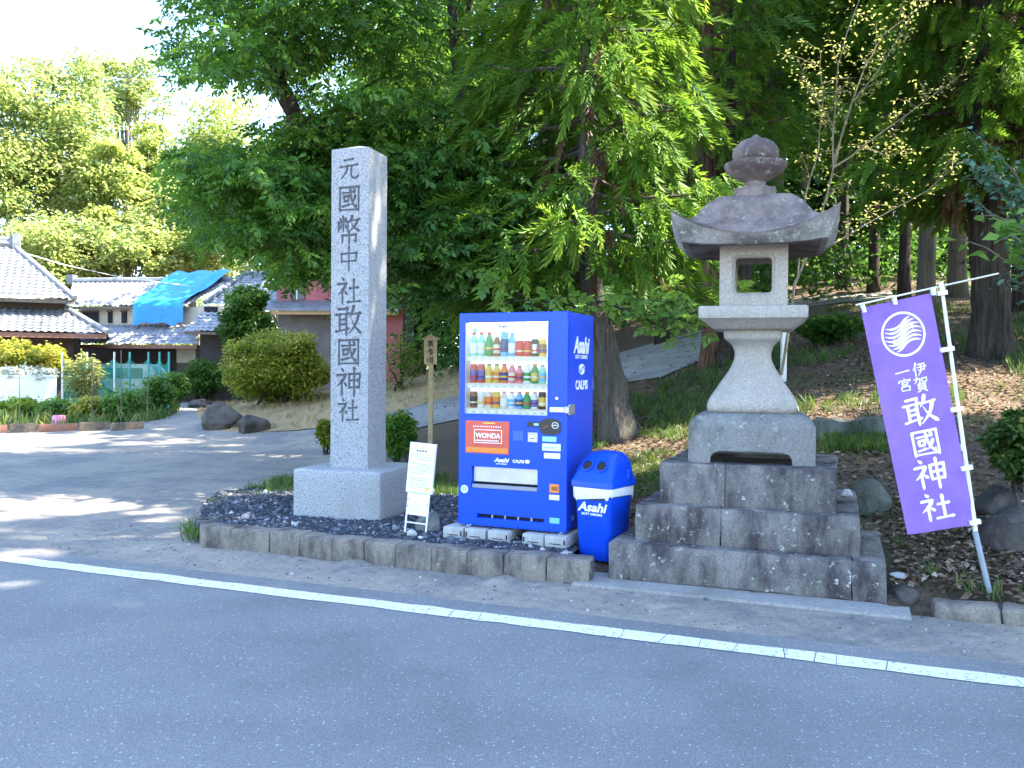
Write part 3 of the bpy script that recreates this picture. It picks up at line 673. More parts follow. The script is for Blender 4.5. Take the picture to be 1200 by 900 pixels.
# roof
M['lantern_edge'] = old_stone('lantern_eave_stone', (.3, .28, .25), (.14, .125, .115), (.46, .45, .4), (.45, .66), (.56, .63), 4)
nr = 28; prof = [(.20, 3.035), (.26, 3.035), (.34, 3.027), (.45, 2.99), (.58, 2.92), (.7, 2.828), (.8, 2.758), (.9, 2.703), (1., 2.668)]
def roof_ring(r, z, half, lift, n=24):
    pts = []
    for side in range(4):
        for i in range(n):
            q = -1+2*i/n; x, y = (q, -1)
            for _ in range(side): x, y = -y, x
            pts.append((x*r*half, y*r*half, z+lift*abs(q)**2.1))
    return pts
rb = MB(); HR = .622
lifts = [0, 0, 0, .02, .025, .017, .045, .115, .20]
outer = [roof_ring(r, z, HR, l) for (r, z), l in zip(prof, lifts)]
outer += [roof_ring(1.0, 2.655, HR-.004, .195), roof_ring(.87, 2.592, HR, .03), roof_ring(.80, 2.590, HR, .02), roof_ring(.45, 2.618, HR, 0)]
rb.rings(outer)
for i in range(9*96, 11*96): rb.m[i] = 1
worn(rb.build('roof', [M['lantern_dark'], M['lantern_edge']], lan, True, angle=38), .006, 7, 5)
fb = MB(); fb.rings([sq(.165, 3.02, .015), sq(.165, 3.085, .015), sq(.155, 3.1, .02)]); worn(fb.build('finial_base', M['lantern_dark'], lan, True), .004)
lob = lambda th, z: 1+.045*abs(math.cos(th*4))*sst(z, 3.2, 3.3)
fb = MB(); fb.lathe([(.125, 3.095), (.12, 3.125), (.085, 3.14), (.082, 3.165), (.12, 3.19), (.185, 3.225), (.228, 3.265), (.243, 3.3), (.24, 3.318), (.2, 3.325), (.12, 3.33)], 32, wob=lob); worn(fb.build('lotus_bowl', M['lantern_dark'], lan, True, angle=50), .007, 11, 8)
fb = MB(); fb.lathe([(.12, 3.325), (.168, 3.335), (.184, 3.37), (.186, 3.41), (.172, 3.45), (.14, 3.485), (.09, 3.513), (.04, 3.53), (.018, 3.55), (.006, 3.56)], 28); worn(fb.build('jewel', M['lantern_dark'], lan, True, angle=60), .005, 9, 2)
# ------------------------------------------------------------------ flat lettering from the built-in font
def lettering(name, body, size, mat, parent, mtx, bold=0., shear=0., sx=1., ext=.0008, align='CENTER', space=1., **kw):
    cu = bpy.data.curves.new(name, 'FONT'); cu.body = body; cu.size = size; cu.shear = shear; cu.offset = bold; cu.extrude = ext
    cu.align_x = align; cu.align_y = 'CENTER'; cu.space_character = space; cu.resolution_u = 3
    o = bpy.data.objects.new(name, cu); C.objects.link(o); bpy.context.view_layer.update()
    me = bpy.data.meshes.new_from_object(o.evaluated_get(bpy.context.evaluated_depsgraph_get())); bpy.data.objects.remove(o); bpy.data.curves.remove(cu)
    for v in me.vertices: v.co.x *= sx
    me.transform(mtx); me.materials.clear(); me.name = name
    return link(name, me, mat, parent, **kw)
def front(x, z, y=-.001): return Matrix.Translation((x, y, z)) @ Matrix.Rotation(PI/2, 4, 'X')
def rside(y, z, x): return Matrix.Translation((x, y, z)) @ Matrix.Rotation(PI/2, 4, 'Z') @ Matrix.Rotation(PI/2, 4, 'X')
def on_plane(px, py, org, yaw, off=0.):
    """local x, z of a pixel on the vertical plane through org turned by yaw"""
    x, q = ray(px, py); n = Vector((-math.sin(yaw), math.cos(yaw))); o = Vector(org)
    t = (n.dot(o.xy)+off)/(n.dot(Vector((x, 1)))); p = Vector((x*t, t, EYE+q*t))-o
    return p.x*math.cos(yaw)+p.y*math.sin(yaw), p.z
# ------------------------------------------------------------------ vending machine
MY = R(-23.3); MO = (-.004, 7.283, .292)
vm = empty('vending_machine', MO, MY, 'bright blue drink vending machine standing on concrete blocks', 'vending machine')
mp = lambda px, py: on_plane(px, py, MO, MY)
W2, DP, HT = .49, .697, 1.80
def mrect(ax, ay, bx, by): (x0, z0), (x1, z1) = mp(ax, ay), mp(bx, by); return x0, x1, min(z0, z1), max(z0, z1)
b = MB(); b.box(-W2+.004, W2-.004, .125, DP, .0, HT); b.build('cabinet', M['blue'], vm, bevel=.006)
win = mrect(544.8, 379, 641.5, 484.3); win = (win[0], win[1], .945, 1.722)
chute = mrect(552.5, 545.5, 629.5, 571); slot = mrect(559, 604.5, 637, 612.5)
chute = (chute[0], chute[1], .31, .50); slot = (slot[0], slot[1], .062, .098)
xs = sorted({-W2, W2, win[0], win[1], chute[0], chute[1], slot[0], slot[1]}); zs = sorted({.0, HT, win[2], win[3], chute[2], chute[3], slot[2], slot[3]})
b = MB(); vi = {}
def vid(x, y, z):
    if (x, y, z) not in vi: vi[(x, y, z)] = len(b.v); b.v.append((x, y, z))
    return vi[(x, y, z)]
holes = [win, chute, slot]; ish = lambda xa, xb, za, zb: any(h[0]-1e-6 <= xa and xb <= h[1]+1e-6 and h[2]-1e-6 <= za and zb <= h[3]+1e-6 for h in holes)
TH = .12
for i in range(len(xs)-1):
    for j in range(len(zs)-1):
        if ish(xs[i], xs[i+1], zs[j], zs[j+1]): continue
        for y in (0, TH):
            b.f.append(tuple(vid(x, y, z) for x, z in ((xs[i], zs[j]), (xs[i+1], zs[j]), (xs[i+1], zs[j+1]), (xs[i], zs[j+1])))); b.m.append(0)
        for (x0, q0, x1, q1, ni, nj) in ((xs[i], zs[j], xs[i+1], zs[j], 0, -1), (xs[i], zs[j+1], xs[i+1], zs[j+1], 0, 1), (xs[i], zs[j], xs[i], zs[j+1], -1, 0), (xs[i+1], zs[j], xs[i+1], zs[j+1], 1, 0)):
            a, c = i+ni, j+nj
            if a < 0 or c < 0 or a > len(xs)-2 or c > len(zs)-2 or ish(xs[a], xs[a+1], zs[c], zs[c+1]):
                b.f.append((vid(x0, 0, q0), vid(x1, 0, q1), vid(x1, TH, q1), vid(x0, TH, q0))); b.m.append(0)
b.build('door', M['blue'], vm, bevel=.005, seg=2)
# display case inside the window
x0, x1, z0, z1 = win; b = MB()
b.box(x0, x1, .112, .123, z0, z1); b.build('display_back', M['panel_lit'], vm)
b = MB(); b.box(x0+.001, x0+.006, .012, .111, z0+.002, z1-.002); b.box(x1-.006, x1-.001, .012, .111, z0+.002, z1-.002); b.box(x0+.007, x1-.007, .012, .111, z0+.0005, z0+.0025)
b.build('display_side', M['white'], vm)
b = MB(); b.box(x0+.02, x1-.02, .05, .08, z1-.004, z1-.001); b.build('display_lamp', M['led'], vm)
b = MB(); b.box(x0+.0005, x1-.0005, .006, .011, z0+.0005, z1-.0005); b.build('display_window', M['glass'], vm)
b = MB(); fr_ = .012
for (a0, a1, c0, c1) in ((x0-fr_, x1+fr_, z1, z1+fr_), (x0-fr_, x1+fr_, z0-fr_, z0), (x0-fr_, x0, z0, z1), (x1, x1+fr_, z0, z1)): b.box(a0, a1, -.004, .003, c0, c1)
b.build('window_frame', M['blue'], vm)
shelf_z = [(1.395, 1.432), (1.165, 1.205), (.948, .992)]
for za, zb in shelf_z:
    b = MB(); b.box(x0+.002, x1-.002, .032, .111, za, zb); b.build('display_shelf', M['white'], vm)
    b = MB(); b.box(x0+.004, x1-.004, .025, .0315, zb-.014, zb-.001); b.build('price_strip', M['cream'], vm)
lettering('lettering', 'Asahi', .036, M['navy'], vm, front(x0+.40*(x1-x0), 1.69, .1095), .0012, .25, 1.2)
lettering('lettering', 'CALPIS', .028, M['grey_print'], vm, front(x0+.57*(x1-x0), 1.69, .1095), .0006)
b = MB(); b.rings([[(x0+.66*(x1-x0)+.01*math.cos(a), y, 1.69+.01*math.sin(a)) for a in np.linspace(0, 2*PI, 13)[:-1]] for y in (.109, .1125)]); b.build('emblem', M['cyan'], vm)
b = MB(); b.rings([[(x0+.045+.022*math.cos(a), y, 1.66+.02*math.sin(a)) for a in np.linspace(0, 2*PI, 13)[:-1]] for y in (.106, .1105)]); b.build('display_sticker', M['cyan'], vm)
# the drinks on show
Mvm = Matrix.Translation(MO) @ Matrix.Rotation(MY, 4, 'Z')
def lathe_me(name, prof, n=14): q = MB(); q.lathe(prof, n); return q.mesh(name, True, angle=40)
def bottle_mesh(h, r): return (lathe_me('bottle', [(r*.8, 0), (r, .008), (r, h*.58), (r*.86, h*.72), (r*.5, h*.86), (r*.42, h*.9), (r*.42, h*.93)]), lathe_me('label', [(r*1.02, h*.14), (r*1.035, h*.145), (r*1.035, h*.55), (r*1.02, h*.555)]), lathe_me('cap', [(r*.5, h*.9), (r*.52, h*.91), (r*.52, h*.99), (r*.46, h)]))
def can_mesh(h, r): return (lathe_me('can', [(r*.85, 0), (r, .006), (r, h*.9), (r*.86, h*.96), (r*.86, h)]), lathe_me('label', [(r*1.01, h*.18), (r*1.03, h*.185), (r*1.03, h*.7), (r*1.01, h*.705)]), lathe_me('lid', [(r*.8, h*.985), (r*.8, h+.002)]))
rowsd = [
 [('b', .195, 'mint', 'white', 'red', 'pale green tea bottle with red cap, first on the top display shelf'), ('b', .195, 'mint', 'white', 'red', 'pale green tea bottle with red cap, between its twin and the dark green bottle'), ('b', .195, 'green', 'green', 'red', 'dark green bottle with red cap on the top display shelf'), ('b', .17, 'tea', 'cream', 'white', 'brown coffee bottle with white cap on the top display shelf'), ('c', .195, 'cyan', 'navy', 'silver', 'tall blue carton-like can beside the brown coffee bottle'), ('b', .19, 'cyan', 'white', 'cyan', 'clear pale blue water bottle on the top display shelf'), ('c', .125, 'red', 'red', 'silver', 'red can next to the pale blue water bottle'), ('c', .125, 'red', 'red', 'silver', 'red can next to the black can on the top display shelf'), ('c', .135, 'black', 'silver', 'silver', 'black can on the top display shelf'), ('c', .135, 'yellow', 'tea', 'silver', 'gold and brown can at the end of the top display shelf')],
 [('c', .15, 'red_pale', 'purple_print', 'tea', 'purple can with red top, first on the middle display shelf'), ('c', .15, 'red_pale', 'purple_print', 'tea', 'purple can with red top beside the yellow bottles'), ('b', .155, 'yellow', 'yellow', 'green', 'yellow bottle with green cap beside the purple cans'), ('b', .155, 'yellow', 'orange', 'green', 'yellow and orange bottle with green cap on the middle display shelf'), ('b', .155, 'orange', 'navy', 'red', 'orange bottle with dark label and red cap'), ('b', .155, 'pink', 'cream', 'cream', 'pale pink bottle with cream label on the middle display shelf'), ('b', .14, 'pink', 'red_pale', 'tea', 'short pink bottle with brown cap on the middle display shelf'), ('b', .155, 'white', 'green', 'white', 'white bottle with green label on the middle display shelf'), ('b', .155, 'green', 'yellow', 'orange', 'green bottle with yellow label and orange cap'), ('b', .15, 'mint', 'cyan', 'pink', 'mint bottle with pink cap at the end of the middle display shelf')],
 [('c', .13, 'tea', 'black', 'silver', 'dark brown can, first on the lowest display shelf'), ('c', .13, 'white', 'cream', 'silver', 'white can on the lowest display shelf'), ('c', .13, 'cream', 'orange', 'tea', 'cream and orange can on the lowest display shelf'), ('c', .13, 'yellow', 'orange', 'silver', 'gold can on the lowest display shelf'), ('b', .135, 'cream', 'white', 'pink', 'small white bottle with pink cap beside the gold can'), ('b', .135, 'white', 'cyan', 'pink', 'small white bottle with pale blue label and pink cap'), ('b', .135, 'cyan', 'navy', 'pink', 'small blue bottle with navy label and pink cap'), ('b', .135, 'green', 'green', 'orange', 'small green bottle with orange cap on the lowest display shelf'), ('b', .135, 'white', 'purple_print', 'pink', 'small white bottle with purple label on the lowest display shelf'), ('c', .135, 'black', 'yellow', 'black', 'black can with gold label at the end of the lowest display shelf')]]
cache = {}
for ri, row in enumerate(rowsd):
    for ci, (k, h, c1, c2, c3, lab) in enumerate(row):
        x, _ = on_plane(555.2+8.95*ci, 420, MO, MY, .068)
        key = (k, h)
        if key not in cache: cache[key] = bottle_mesh(h*1.06, .033) if k == 'b' else can_mesh(h*1.06, .0325)
        p0 = Mvm @ Vector((x, .072, shelf_z[ri][1]+.0015))
        o = empty('drink_bottle' if k == 'b' else 'drink_can', p0, MY, lab, 'drink', 'drinks on display in the vending machine')
        mk = MB(); rr_k = .034 if k == 'b' else .0336; mk.lathe([(rr_k, h*.30), (rr_k+.0006, h*.305), (rr_k+.0006, h*.40), (rr_k, h*.405)], 14); mk.build('label_band', M[('white', 'red', 'cream', 'navy', 'yellow')[(ci*2+ri) % 5]], o, True)
        for nm, me0, mt in zip(('body', 'label', 'cap' if k == 'b' else 'lid'), cache[key], (c1, c2, c3)):
            me = me0.copy(); link(nm, me, M[mt], o)
for za, zb in shelf_z:
    bm_ = MB(); bm_.rings([[(.019*math.cos(a), y, .009*math.sin(a)) for a in np.linspace(0, 2*PI, 13)[:-1]] for y in (0, -.006)]); bme = bm_.mesh('select_button')
    bme.materials.append(M['grey_metal'])
    for ci in range(10):
        x, _ = on_plane(555.2+8.95*ci, 420, MO, MY, .03)
        o = link('select_button', bme, None, vm); o.location = (x, .032, za+.012)
# poster
px0, px1, pz0, pz1 = mrect(546, 493, 596.5, 532); pz0, pz1 = .61, .885
b = MB(); b.box(px0, px1, -.004, .001, pz0, pz1); b.build('poster', M['red_pale'], vm)
pcx, pcz, pw, ph = (px0+px1)/2, (pz0+pz1)/2, px1-px0, pz1-pz0
b = MB(); lt = .006
ix0, ix1, iz0, iz1 = pcx-.30*pw, pcx+.34*pw, pcz-.18*ph, pcz+.24*ph
for (a0, a1, c0, c1) in ((ix0, ix1, iz1-lt, iz1), (ix0, ix1, iz0, iz0+lt), (ix0, ix0+lt, iz0+lt, iz1-lt), (ix1-lt, ix1, iz0+lt, iz1-lt)): b.box(a0, a1, -.006, -.003, c0, c1)
b.build('poster_border', M['white'], vm)
lettering('lettering', 'WONDA', .057, M['white'], vm, front(pcx+.02*pw, pcz+.045*ph, -.0055), .002, 0, .98)
for dz_, n_, wd_ in ((.33, 13, .62), (-.1, 15, .5)):
    b = MB()
    for i in range(n_): xx = pcx+(i/(n_-1)-.5)*wd_*pw; b.box(xx-.0045, xx+.0045, -.0055, -.003, pcz+dz_*ph-.006, pcz+dz_*ph+.006)
    b.build('small_print', M['white'], vm, kind='stuff')
b = MB(); b.box(pcx-.1*pw, pcx+.18*pw, -.0055, -.003, pcz+.42*ph, pcz+.46*ph); b.build('small_print', M['yellow'], vm)
b = MB(); b.box(px0+.01, px1-.01, -.0052, -.003, pz0+.01, pz0+.05); b.build('poster_band', M['orange'], vm)
for (bx, s_, w_, h_) in ((px0-.008, 0, .008, 1), (px1, 0, .008, 1)):
    pass
# small fittings
def plate(name, pxr, mat, th=.005, y=0., lab=None):
    a0, a1, c0, c1 = mrect(*pxr); q = MB(); q.box(a0, a1, y-th, .001, c0, c1); o = q.build(name, mat, vm, bevel=.002)
    if lab: o['label'] = lab
    return a0, a1, c0, c1
M['blue2'] = plain('paler_blue_plate', (.03, .10, .78), .35, 0, .05)
plate('blank_plate', (601, 504.5, 613.5, 517), M['blue2'], .004)
a0, a1, c0, c1 = plate('price_display', (618, 494, 633, 500.5), M['black'], .006)
q = MB(); q.box(a0+.06, a1-.012, -.0075, -.005, c0+.012, c1-.012); q.build('display_digits', M['mint'], vm)
a0, a1, c0, c1 = plate('coin_panel', (619, 506.5, 630.5, 518.5), M['grey_metal'], .012)
q = MB(); q.box(a0+.012, a1-.012, -.016, -.011, c0+.015, c1-.022); q.build('bill_slot', M['offwhite'], vm); q = MB(); q.box(a0+.02, a1-.02, -.018, -.0155, c0+.03, c0+.036); q.build('slot_line', M['dark'], vm)
ox, oz = mp(645, 500); q = MB(); q.rings([[(ox+.092*max(-1, min(1, 1.15*math.cos(a))), y, oz+.066*max(-1, min(1, 1.1*math.sin(a)))) for a in np.linspace(0, 2*PI, 29)[:-1]] for y in (.001, -.008)]); q.build('payment_pad', M['black'], vm)
q = MB(); q.bar((ox-.06, -.009, oz-.018), (ox-.012, -.009, oz+.012), .016, .003); q.build('pad_mark', M['orange'], vm)
q = MB(); q.rings([[(ox+.045+r_*math.cos(a), y, oz+.012+r_*.9*math.sin(a)) for a in np.linspace(0, 2*PI, 17)[:-1]] for r_, y in ((.03, -.008), (.03, -.0105), (.024, -.0105), (.024, -.0082))], False); q.build('pad_mark', M['offwhite'], vm)
q = MB(); q.box(ox+.03, ox+.06, -.0105, -.008, oz+.009, oz+.016); q.build('pad_mark', M['offwhite'], vm)
plate('sticker', (635.5, 511.3, 652, 518), M['mint'], .002)
a0, a1, c0, c1 = plate('sticker', (635.5, 519.5, 657, 529), M['offwhite'], .0025)
q = MB(); q.box(a0+.02, a1-.03, -.0035, -.002, c0+.02, c0+.035); q.build('small_print', M['mint'], vm)
plate('sticker', (637.5, 530.5, 656.5, 538), M['offwhite'], .002)
a0, a1, c0, c1 = plate('sticker', (644, 567, 655, 578), M['orange'], .0025); q = MB(); q.box(a0+.02, a1-.01, -.004, -.002, c0+.02, c0+.05); q.build('small_print', M['tea'], vm)
plate('sticker', (643.5, 579.5, 655.5, 586.5), M['offwhite'], .002)
plate('sticker', (644, 606.5, 655.5, 614), M['cyan'], .002)
rx, rz = mp(544.4, 573); q = MB(); q.rings([[(rx+.036*math.cos(a), y, rz+.036*math.sin(a)) for a in np.linspace(0, 2*PI, 21)[:-1]] for y in (.001, -.003)]); q.build('round_sticker', M['cyan'], vm)
q = MB(); q.rings([[(rx+r_*math.cos(a), y, rz+r_*math.sin(a)) for a in np.linspace(0, 2*PI, 21)[:-1]] for r_, y in ((.034, -.003), (.034, -.0045), (.024, -.0045), (.024, -.0032))], False); q.box(rx-.006, rx+.006, -.0045, -.002, rz-.014, rz+.014); q.build('sticker_mark', M['white'], vm)
kx, kz = mp(652.7, 466.7); q = MB(); q.rings([[(kx+.012*math.cos(a), y, kz+.012*math.sin(a)) for a in np.linspace(0, 2*PI, 13)[:-1]] for y in (.001, -.006)]); q.build('lock', M['chrome'], vm)
hx0, hz = mp(645.5, 480); q = MB(); q.box(hx0, W2-.01, -.035, -.012, hz-.02, hz+.022); q.box(hx0+.02, hx0+.05, -.013, .001, hz-.015, hz+.015); q.build('handle', M['offwhite'], vm, bevel=.008, seg=2)
q = MB(); q.box(W2-.012, W2+.028, -.03, .02, hz-.03, hz+.03); q.box(W2+.001, W2+.022, .015, .15, hz-.045, hz+.045); q.build('latch', M['grey_metal'], vm, bevel=.006)
tx, tz = mp(590, 540); lettering('lettering', 'Asahi', .048, M['white'], vm, front(tx-.02, tz+.003, -.0012), .0018, .28, 1.2)
lettering('lettering', 'SOFT DRINKS', .013, M['white'], vm, front(tx-.018, tz-.028, -.0012), .0004, 0, 1.25)
tx, tz = mp(608, 541); lettering('lettering', 'CALPIS', .036, M['white'], vm, front(tx-.004, tz, -.0012), .0012, 0, .95)
tx, tz = mp(618, 541); q = MB(); q.rings([[(tx+.022*math.cos(a), y, tz+.016*math.sin(a)) for a in np.linspace(0, 2*PI, 17)[:-1]] for y in (.001, -.002)]); q.build('emblem', M['white'], vm)
# delivery chute
x0, x1, z0, z1 = chute
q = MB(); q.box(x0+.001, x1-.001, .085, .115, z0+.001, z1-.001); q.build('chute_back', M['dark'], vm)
q = MB(); q.box(x0+.006, x1-.006, .03, .036, z0+.055, z1-.004); q.build('chute_flap', M['silver'], vm, bevel=.003)
q = MB(); q.box(x0+.002, x1-.002, .004, .04, z0+.002, z0+.035); q.build('chute_lip', M['grey_print'], vm, bevel=.004)
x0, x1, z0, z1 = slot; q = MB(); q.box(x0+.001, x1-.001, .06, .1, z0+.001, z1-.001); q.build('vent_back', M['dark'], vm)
for i in range(4): q = MB(); q.box(x0+.12+i*.12, x0+.135+i*.12, .03, .06, z0+.001, z1-.001); q.build('vent_bar', M['grey_metal'], vm)
q = MB(); q.box(-W2-.003, W2+.003, -.004, .11, .001, .055); q.build('bottom_bar', M['blue'], vm, bevel=.004)
for (fx_, fy_) in ((-W2+.09, .06), (W2-.06, .06), (-W2+.09, DP-.07), (W2-.06, DP-.07)):
    q = MB(); q.tube([(fx_, fy_, .0), (fx_, fy_, -.02)], .012, 8); q.tube([(fx_, fy_, -.016), (fx_, fy_, -.0255)], [.03, .034], 10); q.build('foot', M['chrome'], vm)
# lettering on the side
sx_ = W2-.0005
def sidept(px, py):
    n = Vector((math.cos(MY), math.sin(MY))); x, q_ = ray(px, py); o = Vector(MO); t = (n.dot(o.xy)+W2)/n.dot(Vector((x, 1))); p = Vector((x*t, t, EYE+q_*t))-o
    return -p.x*math.sin(MY)+p.y*math.cos(MY), p.z
ya, za = sidept(681.5, 405.5); lettering('lettering', 'Asahi', .19, M['white'], vm, rside(ya, za, sx_), .007, .28, .92)
ya, za = sidept(681.5, 418.5); lettering('lettering', 'SOFT DRINKS', .045, M['white'], vm, rside(ya, za, sx_), .001, 0, 1.15)
ya, za = sidept(681.7, 451.5); lettering('lettering', 'CALPIS', .105, M['white'], vm, rside(ya, za, sx_), .0035, 0, 1.0)
ya, za = sidept(682, 432.7); q = MB(); q.rings([[(x, ya+.075*math.cos(a), za+.046*math.sin(a)) for a in np.linspace(0, 2*PI, 25)[:-1]] for x in (sx_-.002, sx_+.0012)]); q.build('emblem', M['white'], vm)
q = MB()
for i in range(9):
    u = i/8; q_ = -1+2*u; yy = ya+.06*q_; zz = za+.022*math.sin(q_*PI); q.box(sx_, sx_+.0025, yy-.009, yy+.009, zz-.006, zz+.006)
q.build('emblem_wave', M['blue'], vm)
ya, za = sidept(671, 607); q = MB(); q.box(sx_-.001, sx_+.0015, ya-.035, ya+.035, za-.02, za+.02); q.build('sticker', M['cyan'], vm)
# concrete blocks under it: five loose blocks
labs = ['concrete block at the outer end under the machine, near the round stone', 'middle concrete block of the three under the machine', 'concrete block of the three nearest the dark gap under the machine', 'concrete block under the machine beside its twin next to the bin', 'concrete block under the machine, the one touching the blue bin']
for i, lx in enumerate((-.50, -.295, -.09, .235, .43)):
    p = Mvm @ Vector((lx, .145, 0)); gz = .168
    o = empty('concrete_block', (p.x, p.y, gz), MY+R(random.uniform(-2, 2)), labs[i], 'concrete block', 'concrete blocks under the vending machine')
    link('body', block_mesh('block', -.094, .094, -.215, .19, 0, .0975, 90+i, .002, .006), M['concrete'], o)
    q = MB(); q.box(-.05, .05, -.2185, -.2145, .03, .036); q.build('groove_shade', M['dark'], o)  # raised dark strip, paints the shade of a groove
    q = MB(); q.box(.08*(-1)**i-.006, .08*(-1)**i+.006, -.2185, -.2, .03, .07); q.build('core_shade', M['dark'], o)  # dark raised patch in place of the shaded core opening
    o2 = link('rear_half', block_mesh('block', -.094, .094, .2, .6, 0, .0975, 95+i, .002, .006), M['concrete'], o)
# ------------------------------------------------------------------ recycling bin
BP = at(694.5, 653, .07)
BY = R(-36); binr = empty('recycling_bin', (.755, 7.10, .092), BY, 'blue plastic recycling bin with two round holes in its lid and a white bag', 'recycling bin')
def rr_(hx, hy, z, r=.05, oy=0., n=5):
    pts = []
    for cx, cy, a0 in ((hx-r, hy-r, 0), (-hx+r, hy-r, 90), (-hx+r, -hy+r, 180), (hx-r, -hy+r, 270)):
        for i in range(n): a = R(a0+90*i/(n-1)); pts.append((cx+r*math.cos(a), cy+oy+r*math.sin(a), z))
    return pts
b = MB(); b.rings([rr_(.142, .16, 0), rr_(.147, .165, .01), rr_(.168, .195, .55), rr_(.172, .198, .6)]); b.build('body', M['blue_plastic'], binr, True, angle=50)
b = MB(); rs = []
for z, e in ((.525, .006), (.55, .014), (.58, .016), (.605, .012)):
    q_ = rr_(.168+e, .195+e, z, .05, 0, 7); rs.append([(x, y, zz-(.035*abs(math.sin(i*.9))+.02*math.sin(i*.37+1) if z < .56 else 0)) for i, (x, y, zz) in enumerate(q_)])
b.rings(rs); b.build('bin_bag', M['bag'], binr, True, angle=60)
b = MB(); b.rings([rr_(.19, .218, .585), rr_(.196, .224, .59), rr_(.196, .224, .635), rr_(.188, .216, .645), rr_(.182, .20, .68, .06, .008), rr_(.172, .165, .76, .07, .03), rr_(.155, .125, .815, .08, .055), rr_(.12, .085, .85, .07, .07), rr_(.06, .04, .862, .03, .075)]); b.build('lid', M['blue_plastic'], binr, True, angle=50)
for s in (-1, 1):
    # rims of the two openings on the sloping front of the lid
    c_ = Vector((s*.066, -.142, .752)); nrm = Vector((0, -.82, .57)).normalized(); u_ = Vector((1, 0, 0)); v_ = nrm.cross(u_)
    ring = lambda r_, d_: [tuple(c_+nrm*d_+u_*r_*math.cos(a)+v_*r_*math.sin(a)) for a in np.linspace(0, 2*PI, 21)[:-1]]
    q = MB(); q.rings([ring(.05, -.012), ring(.05, .012), ring(.043, .015), ring(.042, .004)], False); o = q.build('hole_rim', M['blue_plastic'], binr, True)
    q = MB(); q.rings([ring(.0425, -.0), ring(.0425, .0045)]); q.build('hole_shade', M['dark'], binr)  # raised black disc standing in for the shade inside the opening
b = MB(); b.box(.15, .2, .05, .12, .64, .72); b.build('hinge', M['blue_plastic'], binr, bevel=.01)
lettering('lettering', 'Asahi', .1, M['white'], binr, Matrix.Translation((0, -.1895, .425)) @ Matrix.Rotation(R(93.1), 4, 'X'), .003, .28, 1.15)
lettering('lettering', 'SOFT DRINKS', .026, M['white'], binr, Matrix.Translation((0, -.186, .37)) @ Matrix.Rotation(R(93.1), 4, 'X'), .0006, 0, 1.2)
# ------------------------------------------------------------------ white notice board
nb = empty('notice_board', (-.845, 7.62, .16), R(-14), 'white paper notice on a small leaning steel stand, in front of a round stone', 'notice board')
nb.rotation_euler = (R(-4), R(4.2), R(-14))
b = MB(); b.box(-.118, .122, -.012, .0, .37, .80); b.build('board', M['white'], nb, bevel=.003)
b = MB(); b.box(-.122, .126, .002, .012, .365, .805); b.build('backing_board', M['white_metal'], nb)
b = MB(); b.box(-.095, .098, .004, .01, .17, .362); b.build('lower_panel', M['white_metal'], nb)
for s in (-1, 1):
    b = MB(); b.tube([(s*.097, .016, -.02), (s*.097, .016, .6)], .0085, 8); b.build('leg', M['white_metal'], nb)
    b = MB(); b.bar((s*.097-.0, -.13, -.005), (s*.097, .15, -.005), .035, .03); b.build('foot', M['wood_old'] if s < 0 else M['offwhite'], nb)
b = MB(); b.tube([(-.097, .016, .1), (.097, .016, .1)], .006, 6); b.build('crossbar', M['white_metal'], nb)
for s, z in ((-1, .3), (1, .27), (-1, .24)): b = MB(); b.lathe([(.008, 0), (.008, .006)], 8, (s*.09, 0, z)); b.build('bolt', M['black'], nb)
r_ = np.random.default_rng(4); b = MB()
for i in range(15):
    z = .70-i*.0205
    if i in (3, 9): continue
    x = -.095
    while x < .095:
        w_ = r_.uniform(.004, .012)
        if r_.random() < .9: b.box(x, min(x+w_, .1), -.0135, -.0118, z, z+.0065)
        x += w_+.003
b.build('small_print', M['grey_print'], nb, kind='stuff')
b = MB()
for i in range(4): b.box(-.05+i*.025, -.034+i*.025, -.0135, -.0118, .728, .742)
b.build('heading_print', M['ink'], nb, kind='stuff')
b = MB(); b.box(-.07, .09, -.0135, -.0118, .766, .77); b.build('small_print', M['red_pale'], nb)
b = MB(); b.box(.06, .095, -.0135, -.0118, .385, .425); b.build('stamp', M['yellow'], nb)
# ------------------------------------------------------------------ banner
BYY = 5.9
bn = empty('banner', atY(1159, 690, BYY), 0, 'tall purple shrine banner with white characters, on a leaning pole', 'banner')
off = Vector(bn.location)
L_ = lambda px, py, dy=0.: atY(px, py, BYY+dy)-off
b = MB(); b.tube([L_(1159.5, 694), L_(1142.5, 622)], .0185, 12); b.build('pole_socket', M['pvc'], bn, True)
b = MB(); b.tube([L_(1144, 628), L_(1126, 500), L_(1103, 333)], [.0155, .0135, .0115], 10); b.tube([L_(1129, 528), L_(1128, 520)], .018, 10); b.tube([L_(1105, 345), L_(1102.5, 330)], .016, 10); b.build('pole', M['pole_white'], bn, True)
b = MB(); b.tube([L_(1003, 357.5, -.02), L_(1170, 320.5, .04)], .0062, 8); b.build('crossbar', M['pole_white'], bn, True)
TL, TR, BR, BL = (1008.5, 361), (1090.5, 343.5), (1143, 615), (1063.5, 626.5)
def cloth(u, v, lift=0.):
    px_ = (1-u)*(1-v)*TL[0]+u*(1-v)*TR[0]+u*v*BR[0]+(1-u)*v*BL[0]; py_ = (1-u)*(1-v)*TL[1]+u*(1-v)*TR[1]+u*v*BR[1]+(1-u)*v*BL[1]
    dy = .028*math.sin(u*3.2+v*5)*(1-u)*min(1, 4*v)+.016*math.sin(v*7+u*2)*(1-u)-.03*(1-u)*v+.011*math.sin(9*u+3*v)*v+.006*math.sin(u*26+v*3)*math.exp(-v*7)+.005*math.sin(v*34)*math.exp(-(1-u)*6)
    return L_(px_, py_+1.2*math.sin(u*7)*max(0, v-.9)*10*.3, dy-lift)
nu, nv = 22, 60; b = MB()
